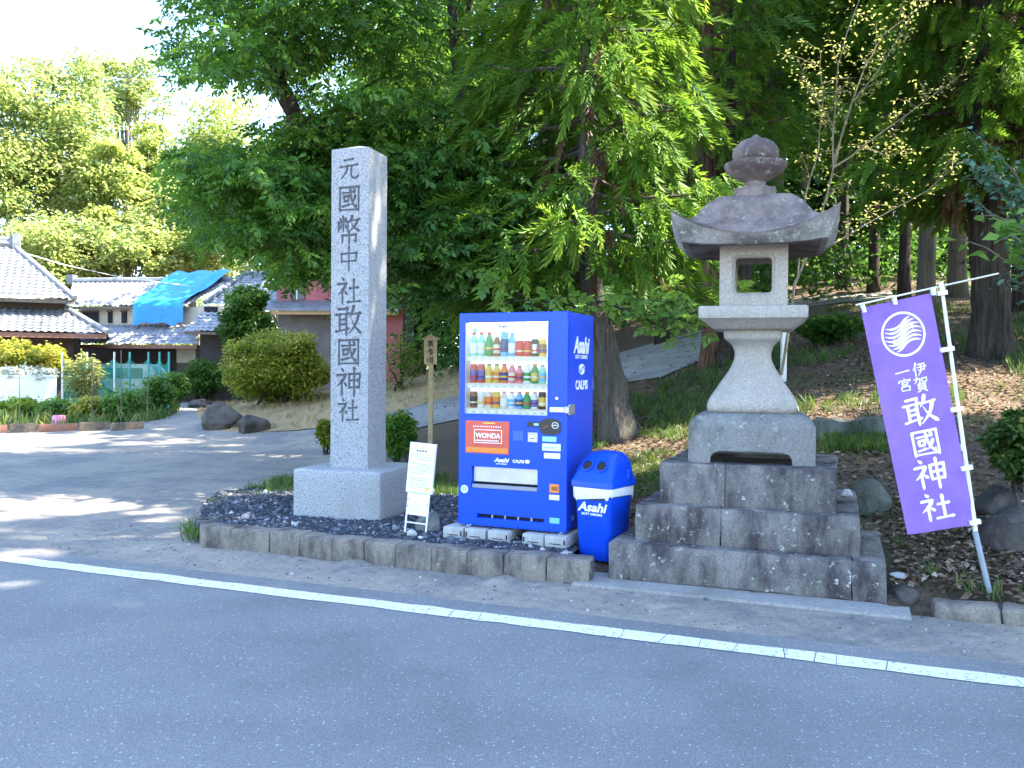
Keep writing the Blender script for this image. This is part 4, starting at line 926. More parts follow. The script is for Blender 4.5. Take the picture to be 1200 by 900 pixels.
for lay in (0, 1):
    k = len(b.v); b.v += [tuple(cloth(i/nu, j/nv, -.0015*lay)) for j in range(nv+1) for i in range(nu+1)]
    for j in range(nv):
        for i in range(nu): a = k+j*(nu+1)+i; b.f.append((a, a+1, a+nu+2, a+nu+1)); b.m.append(0)
b.build('cloth', M['cloth'], bn, True, angle=180)
Am = np.linalg.inv(np.array([[82, 55], [-17.5, 268]], float))
def uv_of(px, py): q_ = Am @ np.array([px-TL[0], py-TL[1]]); return q_[0], q_[1]
def banner_char(ch, px, py, w_, h_, wd):
    cu, cv = uv_of(px, py); du = w_/84; dv = h_/271; q = MB()
    ink_mesh(q, ch, wd, lambda x, y, l: cloth(cu+(x-.5)*du, cv+(y-.5)*dv, .0012+l)); q.build('character', M['white'], bn)
for ch, px, py, w_, h_, wd in (('伊', 1078, 432, 19, 17, 4.6), ('賀', 1080.5, 449.5, 19, 18, 4.0), ('一', 1058, 436, 19, 17, 5.2), ('宮', 1061, 451, 18, 16, 4.4), ('敢', 1079, 480.5, 43, 37, 4.6), ('國', 1085.5, 518.5, 40, 35, 4.4), ('神', 1091, 555, 42, 38, 4.8), ('社', 1099, 593.5, 42, 35, 5.2)):
    banner_char(ch, px, py, w_, h_, wd)
cu, cv = uv_of(1058.8, 391.5); ru, rv = 26.5/84, 26.5/271
def em(x, y, l): return cloth(cu+x*ru, cv+y*rv, .0012+l)
q = MB()
def ribbon(q, pts, ws, l=0.):
    vs = []; n = len(pts)
    for i in range(n):
        a = Vector(pts[max(0, i-1)]); c_ = Vector(pts[min(n-1, i+1)]); d = (c_-a).normalized(); nn = Vector((-d.y, d.x)); w_ = ws[i] if hasattr(ws, '__len__') else ws
        for s in (-1, 1): vs.append(em(pts[i][0]+s*nn.x*w_, pts[i][1]+s*nn.y*w_, l))
    q.add(vs, [(2*i, 2*i+1, 2*i+3, 2*i+2) for i in range(n-1)])
ribbon(q, [(.94*math.cos(a), .94*math.sin(a)) for a in np.linspace(0, 2*PI, 49)], .05)
for k, c0 in enumerate((-.66, -.44, -.22, 0., .22, .44, .66)):
    pts = []
    for x in np.linspace(-.9, .9, 40):
        y = c0*(.62+.38*abs(x)**1.2)-.19*math.sin(x*3.5)*(1-.4*abs(c0)); a_ = R(-8); X_, Y_ = x*math.cos(a_)-y*math.sin(a_), x*math.sin(a_)+y*math.cos(a_)
        if X_*X_+Y_*Y_ < .86*.86: pts.append((X_, Y_))
    if len(pts) > 4: ribbon(q, pts, [.052*min(1, 4*i/len(pts)+.25)*min(1, 4*(len(pts)-1-i)/len(pts)+.25) for i in range(len(pts))], .00012*(k+1))
for sg in (1, -1):
    ribbon(q, [(sg*(.34+.15*math.cos(a)), sg*(-.27-.085*math.sin(a))) for a in np.linspace(R(-60), R(200), 16)], [.05*(1-.6*i/15) for i in range(16)], .0012)
q.build('emblem', M['white'], bn)
for (ax, ay, bx, by) in ((1010.5, 357, 1013, 366), (1047.5, 347, 1049, 357), (1093, 336.5, 1094, 346)):
    q = MB(); p0 = L_(ax, ay, -.008); p1 = L_(bx, by, -.008); q.bar(p0, p1, .042, .016); q.build('tab', M['white'], bn)
for (ax, ay, bx, by) in ((1102, 410.5, 1117, 408), (1113.5, 480.5, 1127, 478.5), (1126, 549.5, 1138.5, 547), (1136, 613, 1148, 610.5), (1098, 344, 1109, 342.5)):
    q = MB(); q.bar(L_(ax, ay, -.012), L_(bx, by, -.012), .036, .03); q.build('tab', M['white'], bn)
# ------------------------------------------------------------------ wooden signpost on the lane
wb = atY(504.5, 515, 15.); wb.z = g(wb.x, wb.y)
ws = empty('signpost', (wb.x, wb.y, wb.z), R(-6), 'pale wooden signpost with three brushed characters, beside the sloping lane', 'signpost')
zt = atY(504.5, 394, 15).z-wb.z; zb_ = atY(504.5, 427, 15).z-wb.z
q = MB(); q.box(-.04, .04, -.03, .03, -.1, zt-.03); q.build('post', M['wood_new'], ws, bevel=.004)
q = MB(); q.add([(x, y, z) for y in (-.055, -.032) for x, z in ((-.112, zb_), (.112, zb_), (.112, zt-.05), (0, zt), (-.112, zt-.05))], [(0, 1, 2, 3, 4), (9, 8, 7, 6, 5)]+[(i, (i+1) % 5, 5+(i+1) % 5, 5+i) for i in range(5)]); q.build('board', M['wood_new'], ws)
for s in (-1, 1): q = MB(); q.add([(0, -.075, zt+.003), (0, .04, zt+.003), (s*.15, .04, zt-.062), (s*.15, -.075, zt-.062), (0, -.075, zt+.022), (0, .04, zt+.022), (s*.15, .04, zt-.043), (s*.15, -.075, zt-.043)], [(0, 1, 2, 3), (4, 5, 6, 7), (0, 1, 5, 4), (1, 2, 6, 5), (2, 3, 7, 6), (3, 0, 4, 7)]); q.build('roof_board', M['wood_new'], ws)
hb = (zt-.06-zb_)/3
for i, ch in enumerate('裏参道'):
    q = MB(); ink_mesh(q, ch, 5.5, lambda x, y, l: Vector(((x-.5)*.135, -.0565-l, zt-.06-hb*i-hb*(.06+y*.84)))); q.build('character', M['ink'], ws)
#@@OBJ2
# ------------------------------------------------------------------ leaves and fronds
def leaf_tmpl(w_=.42, fold=.06): return np.array([(0, 0, 0), (.42, w_/2, fold), (1, 0, -.08), (.42, -w_/2, fold)], float), [np.array([(0, 1, 2), (0, 2, 3)])]
def spray_tmpl(n, L, ll, wr=.42, seed=1):
    r = np.random.default_rng(seed); V = []; Fa = []; T, TF = leaf_tmpl(wr)
    for i in range(n):
        s = (i+.6)/n; side = 1 if i % 2 else -1; a = side*r.uniform(.6, 1.1)*(1 if i < n-1 else .1)
        m3 = rotm(np.array([a]), np.array([r.normal(-.25, .25)]), np.array([r.normal(0, .5)]))[0]
        p0 = np.array([L*s, 0, -.12*L*s*s]); k = len(V)*4
        V.append((T*ll*r.uniform(.75, 1.15)) @ m3.T+p0); Fa.append(TF[0]+k)
    return np.concatenate(V), [np.concatenate(Fa)]
def tassel_tmpl(L=.42, n=26, bl=.13, seed=2, wd=.011):
    """drooping cedar frond: thin curved shoots all round a bending stalk"""
    r = np.random.default_rng(seed); V = []; T3 = []; Q4 = []; tt = []
    for i in range(n):
        s = (i+.5)/n; p0 = np.array([L*s, 0, -.30*L*s*s]); th = i*2.4; out = np.array([.0, math.cos(th), math.sin(th)*.8])
        d = np.array([.75+.25*s, 0, -.35*s])+out*(.75-.45*s); d /= np.linalg.norm(d); l = bl*r.uniform(.8, 1.25)*(1.1-.35*s)
        sd = np.cross(d, [0, 0, 1.]); sd = sd/(np.linalg.norm(sd)+1e-6)
        m = p0+d*l*.55; e = p0+d*l+np.array([.15, 0, .12])*l; k = len(V)
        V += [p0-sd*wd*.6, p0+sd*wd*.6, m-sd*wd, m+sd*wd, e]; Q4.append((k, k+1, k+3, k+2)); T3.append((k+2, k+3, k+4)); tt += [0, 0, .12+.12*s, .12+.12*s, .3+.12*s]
    return np.array(V), [np.array(T3), np.array(Q4)], np.array(tt)
SPR, SPRF = spray_tmpl(9, .34, .11, .42, 1)
SPRB, SPRBF = spray_tmpl(7, .30, .14, .45, 9)
TAS, TASF, TAST = tassel_tmpl(.42, 26, .14, 2, .0125)
TASB, TASBF, TASBT = tassel_tmpl(.55, 12, .22, 5, .03)
TASU, TASUF, TASUT = tassel_tmpl(.34, 34, .13, 8, .0105)
LF, LFF = leaf_tmpl(.55)
def seg_pts(a, b, n, sag=0., wig=.0, seed=0):
    a = Vector(a); b = Vector(b); o = []
    for i in range(n+1):
        u = i/n; p = a.lerp(b, u); p.z += sag*4*u*(1-u)
        if wig and 0 < i < n: p += noise.noise_vector(Vector((u*3, seed, seed*.3)))*wig
        o.append(p)
    return o
def trunk_mesh(pts, radii, flare=.5, seed=0, n=16, name='trunk'):
    """tapered bark tube with root flare and fluted section"""
    P = [Vector(p) for p in pts]; F_ = []; Rr = []
    for i in range(len(P)-1):
        m_ = 6
        for j in range(m_): F_.append(P[i].lerp(P[i+1], j/m_)); Rr.append(radii[i]+(radii[i+1]-radii[i])*j/m_)
    F_.append(P[-1]); Rr.append(radii[-1]); z0 = F_[0].z
    Rr = [r*(1+flare*math.exp(-((p.z-z0)/.32))) for p, r in zip(F_, Rr)]
    b = MB(); b.tube(F_, Rr, n, True, .22, seed); return b.mesh(name, True, angle=180)
def inpx(poly, n, r, Y0, Y1):
    P = np.array(poly, float); x = r.uniform(P[:, 0].min(), P[:, 0].max(), n*4); y = r.uniform(P[:, 1].min(), P[:, 1].max(), n*4)
    k = inpoly(x, y, P); x, y = x[k][:n], y[k][:n]
    return [atY(a, b, r.uniform(Y0, Y1)) for a, b in zip(x, y)]
def boughs(centres, r, nspray, rad, axis_xy, flat=.16, droop=.35):
    """sprays laid in flat drooping plates round each bough centre"""
    pos = []; az = []; pit = []; tint = []
    for c in centres:
        rr = rad*r.uniform(.65, 1.25); n = int(nspray*r.uniform(.7, 1.3)); th = r.uniform(0, 2*PI, n); q = np.sqrt(r.random(n))*rr
        oa = math.atan2(c[1]-axis_xy[1], c[0]-axis_xy[0])
        x = np.cos(th)*q; y = np.sin(th)*q; along = x*math.cos(oa)+y*math.sin(oa)
        z = r.normal(0, flat*rr*.6, n)-droop*.5*(along/rr)*rr*.5-.18*(q/rr)**2*rr
        pos.append(np.stack([c[0]+x, c[1]+y, c[2]+z], 1)); az.append(np.where(r.random(n) < .6, th, oa+r.normal(0, .8, n))); pit.append(r.normal(-.35, .3, n)); tint.append(np.clip(r.normal(.38+r.normal(0, .12), .2, n), 0, 1))
    return np.concatenate(pos), np.concatenate(az), np.concatenate(pit), np.concatenate(tint)
def broad_tree(name, label, cat, base, trunk, rad, groups, mat, bark, seed, tmpl=(SPR, SPRF), nbr=16, group=None, scale=1., flat=.16):
    """groups: (list of bough centres, sprays per bough, bough radius)"""
    r = np.random.default_rng(seed); root = empty(name, base, 0, label, cat, group); B = Vector(base)
    tp = [Vector(p)-B for p in trunk]
    link('trunk', trunk_mesh(tp, rad, .5, seed), bark, root)
    allc = [c for g_ in groups for c in g_[0]]; r.shuffle(allc)
    tw = MB()
    for i, c in enumerate(allc[:nbr*4]):
        c = Vector(c)-B; j = min(range(len(tp)), key=lambda k: (tp[k]-c).length+(3 if tp[k].z > c.z+.3 else 0)+(2 if k == 0 else 0)); a = tp[j]
        pts = seg_pts(a, c, 6, .18*(c-a).length*.3, .25, seed+i)
        r0 = rad[min(j, len(rad)-1)]
        if i < nbr: q = MB(); q.tube(pts, [max(.012, min(r0*.55, .09)*(1-.8*k/6)) for k in range(7)], 6); q.build('branch', bark, root, True)
        else: tw.tube(pts, [max(.007, min(r0*.3, .035)*(1-.8*k/6)) for k in range(7)], 5)
    tw.build('twigs', bark, root, True, kind='stuff')
    P, A, Pi, T = [], [], [], []
    for cs, ns, rd in groups:
        p, a, pi, t = boughs(cs, r, ns, rd, (trunk[1][0], trunk[1][1]), flat); P.append(p); A.append(a); Pi.append(pi); T.append(t)
    P = np.concatenate(P)-np.array(B); A = np.concatenate(A); Pi = np.concatenate(Pi); T = np.concatenate(T); n = len(P)
    link('crown', scatter('crown', tmpl[0], tmpl[1], P, rotm(A, Pi, r.normal(0, .35, n)), scale*r.uniform(.55, 1.35, n), T), mat, root, kind='stuff')
    return root
def cedar_crown(axis_fn, z0, z1, rlow, rtop, nbr, r, per=34, lift=.15, azr=None):
    pos = []; az = []; pit = []; tint = []; br = []
    for i in range(nbr):
        u = (i+r.random())/nbr; z = z0+(z1-z0)*u; a = i*2.399+r.normal(0, .3)
        if azr: a = r.uniform(*azr) if r.random() < .7 else a
        l = (rlow+(rtop-rlow)*u**1.3)*r.uniform(.7, 1.15); c = axis_fn(z); n = max(6, int(per*l/2*r.uniform(.8, 1.2)))
        s = r.uniform(.22, 1.0, n)**.8; lat = r.normal(0, .26, n)*l*(1-.6*s)*.6; drp = -.14*l*s+.10*l*s**3-.25*s*r.random()
        x = c[0]+math.cos(a)*l*s-math.sin(a)*lat; y = c[1]+math.sin(a)*l*s+math.cos(a)*lat
        zz = z+drp+lift*l*s+r.normal(0, .12, n)-.25*np.abs(lat); pos.append(np.stack([x, y, zz], 1))
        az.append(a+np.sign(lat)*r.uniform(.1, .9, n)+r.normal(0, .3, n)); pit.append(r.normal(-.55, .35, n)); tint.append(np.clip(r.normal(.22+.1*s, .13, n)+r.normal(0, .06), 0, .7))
        br.append((Vector((c[0], c[1], z)), Vector((c[0]+math.cos(a)*l*.85, c[1]+math.sin(a)*l*.85, z+lift*l*.8-.1*l))))
    return np.concatenate(pos), np.concatenate(az), np.concatenate(pit), np.concatenate(tint), br
def cedar(name, label, base, trunk, rad, z0, z1, rlow, rtop, nbr, seed, bark, per=34, tm=None, group=None, tscale=1., mat='cedar', nb=10, lift=.15, azr=None, flare=.55, cat='tree'):
    r = np.random.default_rng(seed); root = empty(name, base, 0, label, cat, group); B = Vector(base); tp = [Vector(p)-B for p in trunk]
    link('trunk', trunk_mesh(tp, rad, flare, seed, 18), M[bark], root)
    zs = [p.z for p in tp]
    ax = lambda z: (float(np.interp(z, zs, [p.x for p in tp])), float(np.interp(z, zs, [p.y for p in tp])))
    P, A, Pi, T, br = cedar_crown(ax, z0-B.z, z1-B.z, rlow, rtop, nbr, r, per, lift, azr)
    tw = MB()
    for i, (a, c) in enumerate(br):
        pts = seg_pts(a, c, 5, -.05*(c-a).length, .1, i); rr = [.035*(1-.8*k/5)+.004 for k in range(6)]
        if i < nb: q = MB(); q.tube(pts, rr, 6); q.build('branch', M[bark], root, True)
        else: tw.tube(pts, rr, 4)
    if tw.v: tw.build('twigs', M[bark], root, True, kind='stuff')
    t_, tf, tt = tm or (TAS, TASF, TAST); n = len(P)
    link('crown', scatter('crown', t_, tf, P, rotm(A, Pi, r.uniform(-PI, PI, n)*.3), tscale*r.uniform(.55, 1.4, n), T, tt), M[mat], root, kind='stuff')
    if per > 30:      # dry brown fronds hanging near the trunk
        k = r.choice(n, n//16, replace=False); cx = np.array([ax(z) for z in P[k][:, 2]]); Q = P[k].copy(); Q[:, :2] = cx+(Q[:, :2]-cx)*r.uniform(.25, .8, (len(k), 1)); Q[:, 2] -= .12
        link('dry_fronds', scatter('dry_fronds', t_, tf, Q, rotm(A[k], r.normal(-1.15, .25, len(k)), r.uniform(-1, 1, len(k))), r.uniform(.6, 1.1, len(k)), r.random(len(k))*.7, tt), M['cedar_dead'], root, kind='stuff')
    return root
def copy_tree(o, loc, rz, s, label, group=None, parts=None):
    c = o.copy(); C.objects.link(c); c.location = loc; c.rotation_euler = (0, 0, rz); c.scale = (s, s, s*random.uniform(.95, 1.1)); c['label'] = label
    if group: c['group'] = group
    for ch in o.children:
        if ch.name.startswith('branch'): continue
        d = ch.copy(); C.objects.link(d); d.parent = c
    return c
# ------------------------------------------------------------------ the big broadleaf tree behind the pillar
r1 = np.random.default_rng(11)
def gpt(px, Y): p = atY(px, 450, Y); return Vector((p.x, p.y, g(p.x, p.y)-.08))
b1 = gpt(428, 14)
left = [(225, 25), (240, -40), (340, -40), (330, 80), (270, 105), (240, 85)]
left2 = [(238, 165), (320, 175), (345, 200), (385, 230), (388, 305), (345, 300), (285, 268), (245, 250)]
mid = [(300, -40), (520, -40), (520, 170), (470, 170), (380, 150), (330, 80)]
mid2 = [(330, 130), (480, 150), (480, 250), (400, 250), (340, 230)]
hang = [(348, 296), (392, 296), (392, 326), (352, 322)]
up = [(160, -400), (620, -420), (560, -40), (180, -40)]
broad_tree('broadleaf_tree', 'spreading broadleaf tree with layered drooping boughs, behind the granite pillar', 'tree', b1,
    [b1, atY(424, 380, 14), atY(420, 300, 14), atY(398, 225, 14), atY(352, 148, 13.6), atY(318, 80, 13.2), atY(330, -80, 13), atY(360, -330, 13)], [.24, .2, .185, .165, .14, .11, .08, .03],
    [(inpx(left, 34, r1, 11.5, 15), 34, .62), (inpx(left2, 74, r1, 11.5, 15.5), 40, .62), (inpx(hang, 8, r1, 12.2, 14.5), 30, .4), (inpx(mid, 66, r1, 11.5, 16), 36, .6), (inpx(mid2, 60, r1, 12.5, 16), 34, .55), (inpx(up, 90, r1, 10.5, 16.5), 34, .85)], M['zelkova'], M['bark_dark'], 21, nbr=18)
b2 = gpt(592, 13.4)
z2 = [(458, 150), (600, 150), (650, 320), (640, 375), (560, 345), (520, 345), (458, 345)]
z2b = [(430, 160), (620, 160), (660, 350), (620, 375), (470, 360)]
broad_tree('broadleaf_tree', 'dark leafy tree filling the gap between the pillar and the cedar, above the signpost', 'tree', b2,
    [b2, atY(590, 400, 13.4), atY(583, 320, 13.4), atY(570, 250, 13.3), atY(545, 160, 13.2), atY(530, 20, 13.2), atY(520, -150, 13.2)], [.22, .18, .16, .14, .1, .07, .03],
    [(inpx(z2, 96, r1, 12, 13.9), 36, .52), (inpx(z2b, 66, r1, 19.8, 22.5), 46, .95)], M['darkleaf'], M['bark_dark'], 22, nbr=12)
# ------------------------------------------------------------------ cedars near the machine and the lantern
b3 = onG(728, 512); Y3 = b3.y
cedar('cedar_tree', 'near cedar with a leaning grey trunk right behind the vending machine', b3 - Vector((0, 0, .1)), [b3-Vector((0, 0, .1)), atY(716, 460, Y3), atY(706, 400, Y3), atY(692, 330, Y3), atY(688, 240, Y3), atY(692, 60, Y3), atY(690, -300, Y3+.1), atY(688, -600, Y3+.1)],
      [.235, .21, .195, .165, .145, .125, .09, .03], 2.9, 10.5, 1.95, 1.2, 86, 31, 'bark', 40, lift=.02)
b4 = onG(832, 430); Y4 = b4.y
cedar('cedar_tree', 'reddish twin stemmed cedar standing just behind the lantern, its lower trunk bare', b4 - Vector((0, 0, .1)), [b4-Vector((0, 0, .1)), atY(832, 380, Y4), atY(833, 280, Y4), atY(830, 150, Y4), atY(826, -150, Y4), atY(824, -420, Y4)], [.165, .15, .14, .125, .09, .03], 5.4, 12.5, 1.75, 1.0, 42, 32, 'bark_red', 36, lift=.05)
r0 = bpy.data.objects['cedar_tree.001']; q = [Vector(p)-(b4-Vector((0, 0, .1))) for p in (onG(849, 428)-Vector((0, 0, .1)), atY(851, 380, Y4+.1), atY(852, 280, Y4+.1), atY(856, 150, Y4+.1), atY(860, -100, Y4+.1))]
link('second_trunk', trunk_mesh(q, [.15, .13, .12, .1, .04], .5, 77), M['bark_dark'], r0)
b5 = onG(1162, 416); Y5 = b5.y
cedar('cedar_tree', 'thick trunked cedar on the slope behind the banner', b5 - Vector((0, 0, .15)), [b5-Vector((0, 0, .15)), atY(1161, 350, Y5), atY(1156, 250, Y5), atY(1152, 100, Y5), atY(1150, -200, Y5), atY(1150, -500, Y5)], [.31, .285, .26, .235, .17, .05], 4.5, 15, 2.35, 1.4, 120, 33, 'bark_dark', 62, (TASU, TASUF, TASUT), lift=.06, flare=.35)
def bgcedar(label, px, Y, rad, zlow, h, rl, seed, bark='bark_dark', nbr=46, group=None):
    b = gpt(px, Y); t = b+Vector((0, 0, h)); m_ = b.lerp(t, .5)
    return cedar('cedar_tree', label, b, [b, b.lerp(t, .2), m_, t], [rad, rad*.9, rad*.7, .03], b.z+zlow, b.z+h, rl, .8, nbr, seed, bark, 26, (TASB, TASBF, TASBT), group, 1.25, nb=4, flare=.3)
bgc = [bgcedar('pale trunked cedar beyond the lane, between the lantern and the thick cedar', 1084, 20.5, .2, 4.2, 15, 2.0, 41, 'bark_grey'),
       bgcedar('slim dark cedar beyond the lane just left of the pale trunked one', 1058, 22, .14, 5, 15, 1.8, 42),
       bgcedar('thin dark cedar beyond the lane above the top left corner of the banner', 1022, 25, .15, 5, 16, 2.0, 43)]
more = [(1120, 23, 'dark cedar beyond the lane half hidden by the thick cedar'), (1195, 19, 'cedar at the edge of the grove right of the thick cedar'), (985, 28, 'dark cedar deep in the grove behind the twiggy shrub'), (905, 24, 'dark cedar deep in the grove directly behind the lantern roof'), (872, 20, 'cedar beyond the lane showing between the twin cedar and the lantern'), (775, 22, 'dark cedar beyond the lane between the leaning cedar and the twin cedar'), (640, 24, 'dark cedar beyond the lane behind the vending machine'), (700, 28, 'far cedar behind the leaning cedar, beyond the lane'), (545, 26, 'dark cedar behind the signpost, beyond the lane'), (1150, 31, 'far cedar deep in the grove behind the thick cedar'), (480, 30, 'far cedar right of the granite pillar, deep in the grove'), (820, 32, 'far cedar behind the twin stemmed cedar'), (940, 36, 'farthest cedar behind the twiggy shrub')]
for i, (px, Y, lab) in enumerate(more):
    copy_tree(bgc[i % 3], gpt(px, Y), i*1.7, random.uniform(.95, 1.25), lab)
# grove going on to the right: these shade the road
for i, (x, y) in enumerate(((9.6, 8.7), (8.7, 5.0), (11.2, 3.8), (14.3, 2.5), (17.5, 1.4), (21, -.1), (13, 6.8), (16.5, 5.2), (20, 3.6), (24.5, 1.2), (28.5, -1), (19, 8), (15.5, 17), (20, 15.5), (18, 21), (24, 17), (14, 24))):
    ct_ = copy_tree(bgc[i % 3], (x, y, g(x, y)-.1), i*2.1, (1.75 if y == 8.7 else 1.1 if x < 10 else 1.3 if x < 14 else 1.55)*random.uniform(.95, 1.05), 'cedar of the grove further along the road, right of the banner', 'cedars along the road right of the banner')
    if y == 8.7: ct_.scale = (1.4, 1.4, 1.75); ct_.location.y = 8.3
# ------------------------------------------------------------------ dark mass of the grove behind
def leafcloud(name, mat, cent, rad, n, size, seed, kind='stuff', parent=None, tint=(.35, .2), flat=1., off=(0, 0, 0), tf=0.):
    """leaves in soft clumps: cent (N,3) clump centres, rad clump radius"""
    r = np.random.default_rng(seed); cent = np.asarray(cent, float); k = r.integers(0, len(cent), n); d = r.normal(0, 1, (n, 3)); d /= np.linalg.norm(d, axis=1)[:, None]
    rr = np.asarray(rad) if np.ndim(rad) else np.full(len(cent), rad)
    p = cent[k]+d*(r.random(n)**.45)[:, None]*rr[k][:, None]*np.array([1, 1, .8*flat])-np.array(off)
    ct = r.normal(0, .12, len(cent))
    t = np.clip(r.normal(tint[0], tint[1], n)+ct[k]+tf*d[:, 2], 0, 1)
    az = np.arctan2(d[:, 1], d[:, 0])+r.normal(0, .7, n)
    return link(name, scatter(name, LF, LFF, p, rotm(az, r.normal(-.3, .45, n), r.normal(0, .6, n)), size*r.uniform(.6, 1.3, n), t), mat, parent, kind=kind)
rf = np.random.default_rng(50); cc = []
for i in range(420):
    x = rf.uniform(-9, 46); y = rf.uniform(34, 46)+.15*abs(x-10); cc.append((x, y, g(x, y)+rf.uniform(0, 24)*rf.random()**.5))
leafcloud('woodland', M['darkleaf'], cc, 2.2, 95000, .58, 51, tint=(.2, .2))
cc = []
for i in range(260):
    x = rf.uniform(-3, 26); y = rf.uniform(21, 36); s_ = TB*x+TA*y
    cc.append((x, y+2, g(x, y+2)+rf.uniform(0.1, 1.6)))
leafcloud('undergrowth', M['darkleaf'], cc, .9, 22000, .22, 52, tint=(.22, .2))
# ------------------------------------------------------------------ shrubs
def stems_shrub(name, label, base, stems, Y, r, leaf, lmat, smat, nleaf, spread, tmpl=None, cat='shrub', rad=.02, scale=1., dy=.5):
    root = empty(name, base, 0, label, cat); B = Vector(base); P = []
    for i, st in enumerate(stems):
        pts = []
        for k, (x, y) in enumerate(st): pts.append(atY(x, y, Y+dy*math.sin(i*1.9)*k/len(st))-B)
        fine = []
        for a, c in zip(pts[:-1], pts[1:]): fine += [a.lerp(c, t)+noise.noise_vector(a*3+Vector((t, i, 0)))*.03 for t in (0, .33, .66)]
        fine.append(pts[-1]); n = len(fine); ra = rad*(1 if i == 0 else .6)
        q = MB(); q.tube(fine, [max(.004, ra*(1-.85*k/n)) for k in range(n)], 6); q.build('stem', smat, root, True)
        for k in range(n//4, n):
            for _ in range(nleaf): P.append(fine[k]+Vector(r.normal(0, spread, 3)))
            if r.random() < .6:
                e = fine[k]+Vector((r.normal(0, .3), r.normal(0, .3), r.uniform(.0, .35))); q = MB(); q.tube([fine[k], fine[k].lerp(e, .5)+Vector((0, 0, .03)), e], [ra*.25+.002, .004, .002], 4); q.build('twig', smat, root, True)
                for t in np.linspace(.3, 1, 5):
                    for _ in range(max(1, nleaf//2)): P.append(fine[k].lerp(e, t)+Vector(r.normal(0, spread*.5, 3)))
    P = np.array(P); n = len(P); t_, tf = tmpl or (LF, LFF)
    link('foliage', scatter('foliage', t_, tf, P, rotm(r.uniform(0, 2*PI, n), r.normal(-.1, .4, n), r.normal(0, .5, n)), leaf*r.uniform(.6, 1.3, n), r.random(n)), lmat, root, kind='stuff')
    return root
r2 = np.random.default_rng(77); bs = gpt(912, 11)
stems_shrub('twiggy_shrub', 'tall twiggy shrub with sparse pale yellow leaves, right of the lantern roof', bs, [
    [(915, 440), (931, 333), (950, 290), (963, 243), (977, 197), (978, 133), (982, 77), (1000, 17), (1020, -40)], [(977, 197), (990, 143), (1013, 80), (1033, 40), (1087, 0), (1120, -30)], [(978, 197), (1010, 173), (1050, 143), (1087, 117), (1127, 87)],
    [(945, 300), (993, 277), (1033, 253), (1087, 223), (1130, 187)], [(935, 330), (943, 230), (960, 173), (965, 117), (962, 60)], [(977, 190), (1000, 120), (1035, 75), (1060, 30)], [(978, 150), (950, 110), (935, 70)], [(1010, 173), (1040, 182), (1062, 180)]], 11, r2, .05, M['palefol'], M['twig'], 9, .1, rad=.02)
bm_ = gpt(668, 9.6)
MPL, MPLF = spray_tmpl(6, .16, .1, .7, 12)
stems_shrub('maple_sapling', 'young maple with bright leaves reaching sideways behind the vending machine', bm_, [
    [(668, 470), (676, 400), (690, 352), (740, 364), (790, 372), (830, 384)], [(690, 352), (730, 350), (770, 352), (800, 352)], [(740, 364), (775, 385), (795, 398)], [(680, 380), (650, 355), (610, 352), (585, 358)], [(650, 355), (630, 372), (600, 380)], [(790, 372), (820, 366), (850, 375)]], 9.6, r2, 1., M['maple'], M['bark_dark'], 1, .04, (MPL, MPLF), rad=.022, dy=.35)
bx = Vector((3.98, 6.3, g(3.98, 6.3)))
stems_shrub('edge_shrub', 'blue green leafy branches hanging in beside the thick cedar', bx, [
    [(1245, 520), (1235, 380), (1215, 300), (1190, 240), (1172, 205)], [(1235, 380), (1205, 335), (1180, 330)], [(1225, 340), (1200, 290), (1165, 255)], [(1215, 300), (1205, 230), (1185, 195)]], 6.3, r2, .06, M['bluefol'], M['twig'], 12, .05, rad=.018, dy=.2)
bx = Vector((3.95, 6.0, g(3.95, 6.0)))
stems_shrub('edge_shrub', 'bright green leaves poking in at the edge, just right of the thick cedar trunk', bx, [[(1255, 500), (1240, 360), (1215, 280), (1188, 262)], [(1225, 300), (1200, 300), (1188, 312)], [(1220, 280), (1200, 258), (1178, 280)]], 5.6, r2, .12, M['maple'], M['twig'], 3, .03, rad=.012, dy=.15)
def leafy(name, label, px, py, Y, wpx, hpx, n, leaf, mat, seed, cat='shrub', deep=.8, tint=(.4, .2), lump=.35, tf=.25, stem=True, cl=None, boxy=2):
    """rounded bush: pixel centre and size give position and real size at distance Y"""
    r = np.random.default_rng(seed)
    if Y is None: Y = onG(px, py+hpx/2).y
    c = atY(px, py, Y); a = wpx/2/F*Y; h = hpx/2/F*Y; base = Vector((c.x, c.y, max(g(c.x, c.y)-.03, c.z-h*1.15)))
    root = empty(name, base, 0, label, cat); k = cl or 46
    d = r.normal(0, 1, (k, 3)); d /= (np.abs(d)**boxy).sum(1)[:, None]**(1/boxy); s = r.random(k)**.3*(1-lump*.6)
    cent = np.array(c)+d*s[:, None]*np.array([a, a*deep, h]); rad = lump*min(a, h)*r.uniform(.8, 1.4, k)
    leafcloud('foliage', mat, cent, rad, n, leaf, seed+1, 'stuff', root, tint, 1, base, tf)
    q = MB()
    for i in range(7):
        e = Vector(cent[i])-base; st = Vector((r.normal(0, a*.12), r.normal(0, a*.12), -.02)); q.tube(seg_pts(st, e, 5, .05*h, .1*h, i), [.03*a+.006, .025*a+.006, .02*a+.004, .015*a+.004, .01*a+.003, .003], 5)
    if stem: q.build('stems', M['bark_dark'], root, True, kind='stuff')
    return root
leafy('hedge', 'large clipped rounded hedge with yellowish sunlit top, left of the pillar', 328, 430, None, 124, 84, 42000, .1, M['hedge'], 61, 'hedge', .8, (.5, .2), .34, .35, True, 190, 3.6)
leafy('round_shrub', 'low dark green rounded shrub between the garden net and the boulder', 241, 446, None, 52, 52, 9000, .13, M['darkleaf'], 63, tint=(.5, .2))
